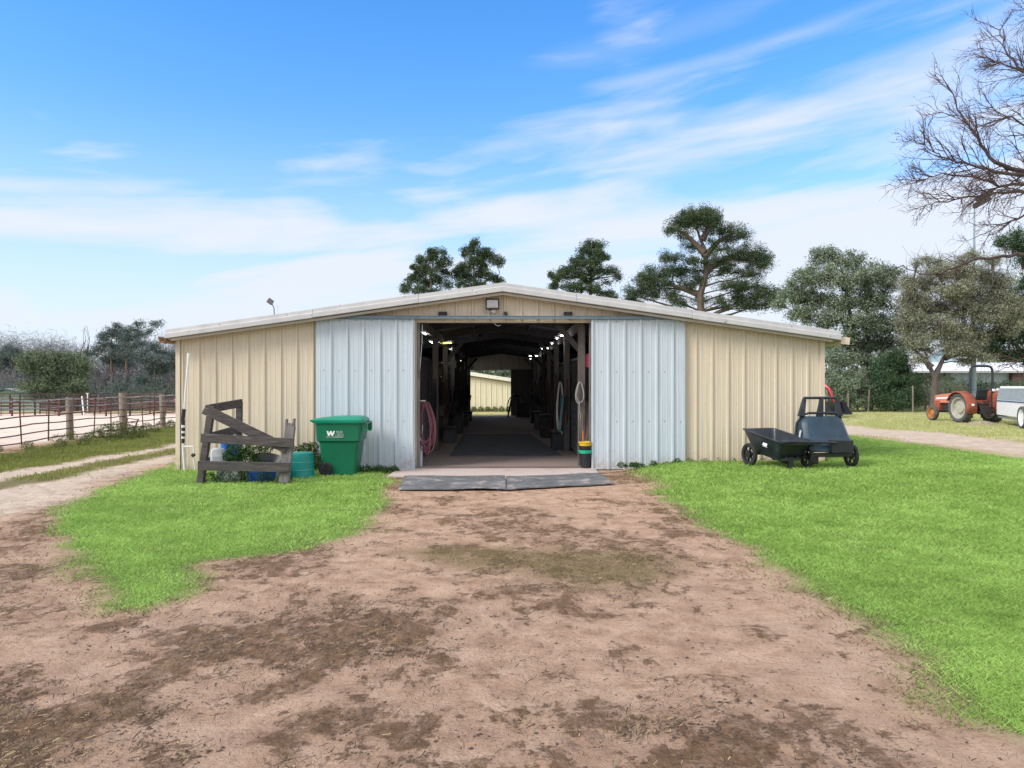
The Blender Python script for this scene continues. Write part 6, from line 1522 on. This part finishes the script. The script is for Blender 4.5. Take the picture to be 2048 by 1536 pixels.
# left: green cedar and the wood behind
tree('cedar_tree', 'broad green tree standing beyond the left arena fence', 'tree',
     [[(118, 812), (118, 790), (112, 760), (105, 730)], [(116, 780), (150, 750)], [(114, 775), (70, 760)]], 66,
     [(72, 708, 16, 8), (62, 722, 20, 10), (90, 716, 24, 12), (125, 718, 28, 12), (158, 722, 20, 12), (70, 735, 24, 12), (105, 738, 32, 14), (145, 740, 28, 12), (95, 758, 26, 12), (130, 758, 26, 12), (160, 748, 12, 8), (60, 772, 18, 10), (45, 768, 10, 6), (85, 776, 26, 10), (120, 775, 28, 12), (155, 772, 22, 10), (75, 788, 16, 7), (95, 792, 20, 7), (150, 788, 22, 8), (168, 782, 12, 8), (120, 790, 18, 6)],
     30000, .11, M['cedar'], M['bark'], .8, 16, .75, .55, None, rt=.2, tone=.45)
def bare(name, label, base_px, Y, top_py, spread, mt, seed, r0=.22, group=None, cat='bare tree', lvl=5, fork=3, up=.35, ln=None):
    st_ = random.getstate(); random.seed(seed); base = at(base_px, Y); t = empty(name, base, 0, label, cat, group); H = CZ - (top_py - 768) * Y / F - base.z
    w = MB(); tw = MB()
    def grow(p, d, L_, r, lv):
        n = 4; pts = [p]; q_ = p.copy(); dd = d.copy()
        for i in range(n):
            dd = (dd + Vector((random.gauss(0, .16), random.gauss(0, .16), random.gauss(0, .12) + .03))).normalized(); q_ = q_ + dd * L_ / n; pts.append(q_.copy())
        (w if lv > lvl - 2 else tw).tube(pts, [max(.018, r * (1 - .45 * i / n)) for i in range(n + 1)], 6 if lv > 2 else 3, False)
        if lv <= 1: return
        for i in range(fork + (lv > 3)):
            a = Vector((random.gauss(0, 1), random.gauss(0, 1), random.gauss(0, .6))).normalized(); nd = (dd * 1.0 + a * spread + Vector((0, 0, up))).normalized()
            k_ = random.randint(2, n) if lv < lvl else random.randint(2, n)
            grow(pts[k_], nd, L_ * random.uniform(.55, .82), r * (1 - .45 * k_ / n) * random.uniform(.5, .72), lv - 1)
    L0 = ln or H * .36
    grow(Vector((0, 0, -.2)), Vector((random.gauss(0, .06), 0, 1)), L0, r0, lvl)
    w.build('trunk', mt, t); tw.build('twigs', mt, t); random.setstate(st_); return t
TG = 'bare trees of the wood beyond the arena'
specs = [(-110, 84, 705), (-62, 80, 715), (-15, 86, 700), (20, 80, 722), (196, 84, 706), (232, 79, 722), (262, 86, 712), (292, 81, 722), (322, 86, 715), (352, 80, 722), (385, 86, 712), (425, 82, 715), (470, 84, 710)]
lbl = ['far left bare grey tree outside the wood edge', 'bare grey tree next to the outermost one', 'bare grey tree above the left end of the shed', 'short bare tree just right of the shed gable',
       'bare grey tree right of the green cedar', 'short bare tree in front of the twin dark pines', 'tall bare grey tree beneath the dark pine crowns', 'short bare tree in the middle of the wood',
       'bare grey tree left of the round topped tree', 'bare tree nearest the barn corner', 'bare tree hidden behind the barn corner', 'bare tree far behind the beige wall', 'last bare tree of the wood behind the barn']
for i, (px, Y, tp) in enumerate(specs): bare('bare_tree', lbl[i], px, Y, tp, .62, M['twiggrey'], 100 + i, .17, TG, lvl=7, fork=2, up=.22)
bare('dead_tree', 'dead tree with bare crooked limbs rising above the green cedar', 150, 72, 625, .55, mat('dark_limb', (.075, .055, .05), .95, var=.35), 9, .34, None, 'dead tree', lvl=4, fork=2, up=.75, ln=4.2)
TP = 'dark conifers of the left treeline'
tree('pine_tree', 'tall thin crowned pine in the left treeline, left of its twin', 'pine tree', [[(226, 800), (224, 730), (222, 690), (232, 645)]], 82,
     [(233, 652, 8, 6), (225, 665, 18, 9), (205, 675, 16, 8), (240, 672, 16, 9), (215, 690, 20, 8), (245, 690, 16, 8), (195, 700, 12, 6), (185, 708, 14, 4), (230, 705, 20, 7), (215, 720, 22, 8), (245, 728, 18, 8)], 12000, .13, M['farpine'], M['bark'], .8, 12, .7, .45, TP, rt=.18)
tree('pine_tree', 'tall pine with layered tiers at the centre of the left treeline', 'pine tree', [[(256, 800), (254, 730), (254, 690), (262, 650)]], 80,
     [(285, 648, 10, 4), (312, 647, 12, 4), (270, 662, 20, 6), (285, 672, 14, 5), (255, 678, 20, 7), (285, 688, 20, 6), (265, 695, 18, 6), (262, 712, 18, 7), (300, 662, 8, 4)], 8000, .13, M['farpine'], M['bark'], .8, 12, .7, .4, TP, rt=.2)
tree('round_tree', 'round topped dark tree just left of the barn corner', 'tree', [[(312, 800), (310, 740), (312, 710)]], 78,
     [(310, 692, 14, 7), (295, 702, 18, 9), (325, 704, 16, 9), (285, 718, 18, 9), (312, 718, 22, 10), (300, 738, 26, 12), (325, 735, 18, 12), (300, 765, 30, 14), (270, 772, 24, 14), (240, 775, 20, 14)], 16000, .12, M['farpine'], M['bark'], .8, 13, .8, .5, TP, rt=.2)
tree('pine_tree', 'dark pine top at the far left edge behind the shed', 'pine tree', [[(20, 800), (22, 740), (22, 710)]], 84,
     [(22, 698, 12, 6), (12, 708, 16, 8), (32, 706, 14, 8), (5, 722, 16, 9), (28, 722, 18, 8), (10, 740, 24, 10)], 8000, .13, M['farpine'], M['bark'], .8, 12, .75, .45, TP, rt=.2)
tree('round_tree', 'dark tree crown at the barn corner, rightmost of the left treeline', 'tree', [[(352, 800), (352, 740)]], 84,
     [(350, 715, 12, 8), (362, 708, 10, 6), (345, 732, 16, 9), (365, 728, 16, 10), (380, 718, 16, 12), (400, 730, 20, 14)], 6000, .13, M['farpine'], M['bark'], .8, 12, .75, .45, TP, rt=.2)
# scrub beside the arena fence
t = leafy('scrub_bush', at(236, 23.2), [(-.65, 0, .10, .24), (-.35, 0, .18, .30), (-.05, 0, .24, .32), (.25, 0, .20, .32), (.5, 0, .12, .28), (.75, .1, .05, .2), (-.9, .1, .03, .2)], 4200, .036, M['shrub'], 'low tangled green bush beside the arena fence posts', 'bush')
leafy('scrub_bush', at(293, 26.2), [(-.3, 0, .08, .2), (0, 0, .14, .22), (.3, 0, .07, .18)], 1200, .035, M['shrub'], 'small tuft of scrub right of the rusty rack', 'bush')
leafy('scrub_bush', at(148, 21.9), [(-.5, 0, .06, .2), (-.1, 0, .10, .22), (.3, .1, .08, .2), (.9, .4, .05, .2), (1.3, .6, .05, .2)], 1500, .035, M['shrub'], 'ragged weeds around the foot of the leftmost wooden fence post', 'bush')
leafy('scrub_bush', at(72, 19.2), [(-1.0, -1.2, .03, .15), (-.6, -.6, .05, .16), (-.2, 0, .06, .18), (.2, .7, .06, .18), (.5, 1.3, .05, .18)], 1700, .03, M['shrub'], 'ragged weeds under the nearest panel of the arena fence', 'bush')
leafy('scrub_bush', at(336, 29.2), [(-.3, 0, .06, .2), (.1, 0, .10, .2), (.4, 0, .05, .15)], 900, .04, M['shrub'], 'tuft of grass at the farthest visible fence post by the barn', 'bush')

# ------------------------------------------------------------------ the big bare tree reaching in from the right
bt = empty('big_bare_tree', at(2390, 27), 0, 'big bare tree whose dark twiggy branches reach in at the upper right', 'bare tree'); b0 = Vector(bt.location)
w = MB(); tw = MB(); bud = []
def P2(px, py, Y): return Vector(((px - 1024) / F * Y, Y, CZ - (py - 768) / F * Y)) - b0
w.tube([Vector((0, 0, -.3)), Vector((-.1, 0, 2.5)), Vector((-.2, .1, 4.6)), P2(2360, 440, 27), P2(2330, 300, 27), P2(2300, 120, 27), P2(2290, -120, 27)], [.48, .38, .34, .30, .24, .17, .08], 10, False)
random.seed(21)
def spray(p, d, L_, r, lv):
    n = 5 if lv > 1 else 3; pts = [p]; q_ = p.copy(); dd = d.copy()
    for i in range(n):
        dd = (dd + Vector((random.gauss(0, .10), random.gauss(0, .12), random.gauss(0, .09)))).normalized(); q_ = q_ + dd * L_ / n; pts.append(q_.copy())
    tw.tube(pts, [r * (1 - .6 * i / n) for i in range(n + 1)], 5 if lv > 2 else 3, False)
    if lv <= 1: bud.extend(pts[1:]); return
    for i in range(4):
        k_ = random.randint(1, n); s_ = random.choice((-1, 1)); a = Vector((0, random.gauss(0, .35), s_ * random.uniform(.35, .75))) + Vector((random.gauss(0, .25), 0, 0))
        spray(pts[k_], (dd + a).normalized(), L_ * random.uniform(.5, .78), max(.006, r * .58), lv - 1)
def mainlimb(pts, r0, r1, dens, lv=3, Lk=1.0, spine=None):
    m = len(pts); fine = []
    for i in range(m - 1):
        for q_ in range(4): fine.append(pts[i].lerp(pts[i + 1], q_ / 4) + Vector((0, random.gauss(0, .05), random.gauss(0, .04))))
    fine.append(pts[-1]); n = len(fine); w.tube(fine, [r1 + (r0 * .8 - r1) * (1 - i / (n - 1)) ** 1.5 for i in range(n)], 7, False)
    for _ in range(int(dens * 1.55)):
        k_ = random.randint(int(n * .22), n - 1); f_ = k_ / (n - 1); d = (fine[min(k_ + 1, n - 1)] - fine[max(k_ - 1, 0)]).normalized(); s_ = random.choice((-1, 1))
        spray(fine[k_], (d + Vector((0, random.gauss(0, .4), s_ * random.uniform(.25, .8)))).normalized(), (1.25 - .45 * f_) * Lk * random.uniform(.7, 1.2), .022 * (1.3 - .6 * f_), lv)
    spray(fine[-1], d, .8 * Lk, r1, lv)
mainlimb([P2(2335, 400, 27), P2(2200, 370, 26.5), P2(2060, 345, 26), P2(1990, 325, 26), P2(1955, 280, 26), P2(1925, 230, 26), P2(1898, 175, 26)], .19, .018, 15, 3)
mainlimb([P2(2200, 372, 26.5), P2(2090, 352, 25.5), P2(2000, 345, 25), P2(1940, 330, 25), P2(1885, 315, 25), P2(1850, 290, 25)], .13, .014, 16, 3)
mainlimb([P2(2210, 380, 26.5), P2(2100, 372, 27), P2(2000, 368, 27.5), P2(1930, 352, 27.5), P2(1870, 352, 27.5), P2(1835, 362, 27.5)], .12, .014, 15, 3)
mainlimb([P2(2220, 385, 26.5), P2(2100, 385, 26), P2(2010, 385, 25.5), P2(1940, 392, 25), P2(1880, 402, 25), P2(1850, 412, 25)], .11, .013, 12, 3)
mainlimb([P2(2330, 300, 27), P2(2200, 200, 26.5), P2(2100, 160, 26), P2(2040, 140, 26), P2(2010, 100, 26), P2(2000, 60, 26)], .15, .016, 15, 3)
mainlimb([P2(2200, 200, 26.5), P2(2120, 170, 27), P2(2060, 148, 27), P2(2010, 130, 27), P2(1985, 120, 27)], .10, .012, 10, 3, .8)
mainlimb([P2(2330, 310, 27), P2(2200, 290, 25), P2(2100, 270, 24.5), P2(2020, 240, 24.5), P2(1985, 215, 24.5)], .13, .014, 13, 3)
mainlimb([P2(2345, 420, 27), P2(2220, 400, 27), P2(2120, 405, 26.5), P2(2050, 430, 26), P2(2000, 450, 26), P2(1960, 470, 26)], .13, .013, 9, 3, .8)
mainlimb([P2(2320, 200, 27), P2(2200, 100, 27), P2(2120, 40, 27), P2(2060, 20, 27)], .12, .014, 12, 3)
mainlimb([P2(2360, 480, 27), P2(2200, 490, 29), P2(2100, 500, 30), P2(2048, 508, 30), P2(1990, 515, 30), P2(1935, 522, 30), P2(1900, 540, 30), P2(1862, 550, 30), P2(1830, 545, 30), P2(1806, 530, 30)], .16, .018, 8, 2, .8)
mainlimb([P2(2400, 640, 27), P2(2250, 690, 27), P2(2120, 690, 27), P2(2040, 720, 27), P2(2010, 735, 27)], .1, .014, 7, 2, .7)
mainlimb([P2(2380, 600, 27), P2(2240, 740, 26), P2(2120, 700, 26), P2(2050, 760, 26), P2(2020, 730, 26)], .09, .012, 6, 2, .7)
w.build('trunk', mat('dark_limb', (.075, .055, .05), .95, var=.35), bt, smooth=True); tw.build('branch', M['twig'], bt)
bc = np.array([tuple(p) for p in bud]); bc = bc[RNG.random(len(bc)) < .6] + RNG.normal(size=(1, 3)) * 0
leaves('bud', bc, .026, leaf_mat('buds', (.05, .035, .03), (.13, .10, .09), .1), bt, .7)
# fine drifting twigs of a lower limb with pale moss
print('objects', len(bpy.data.objects))
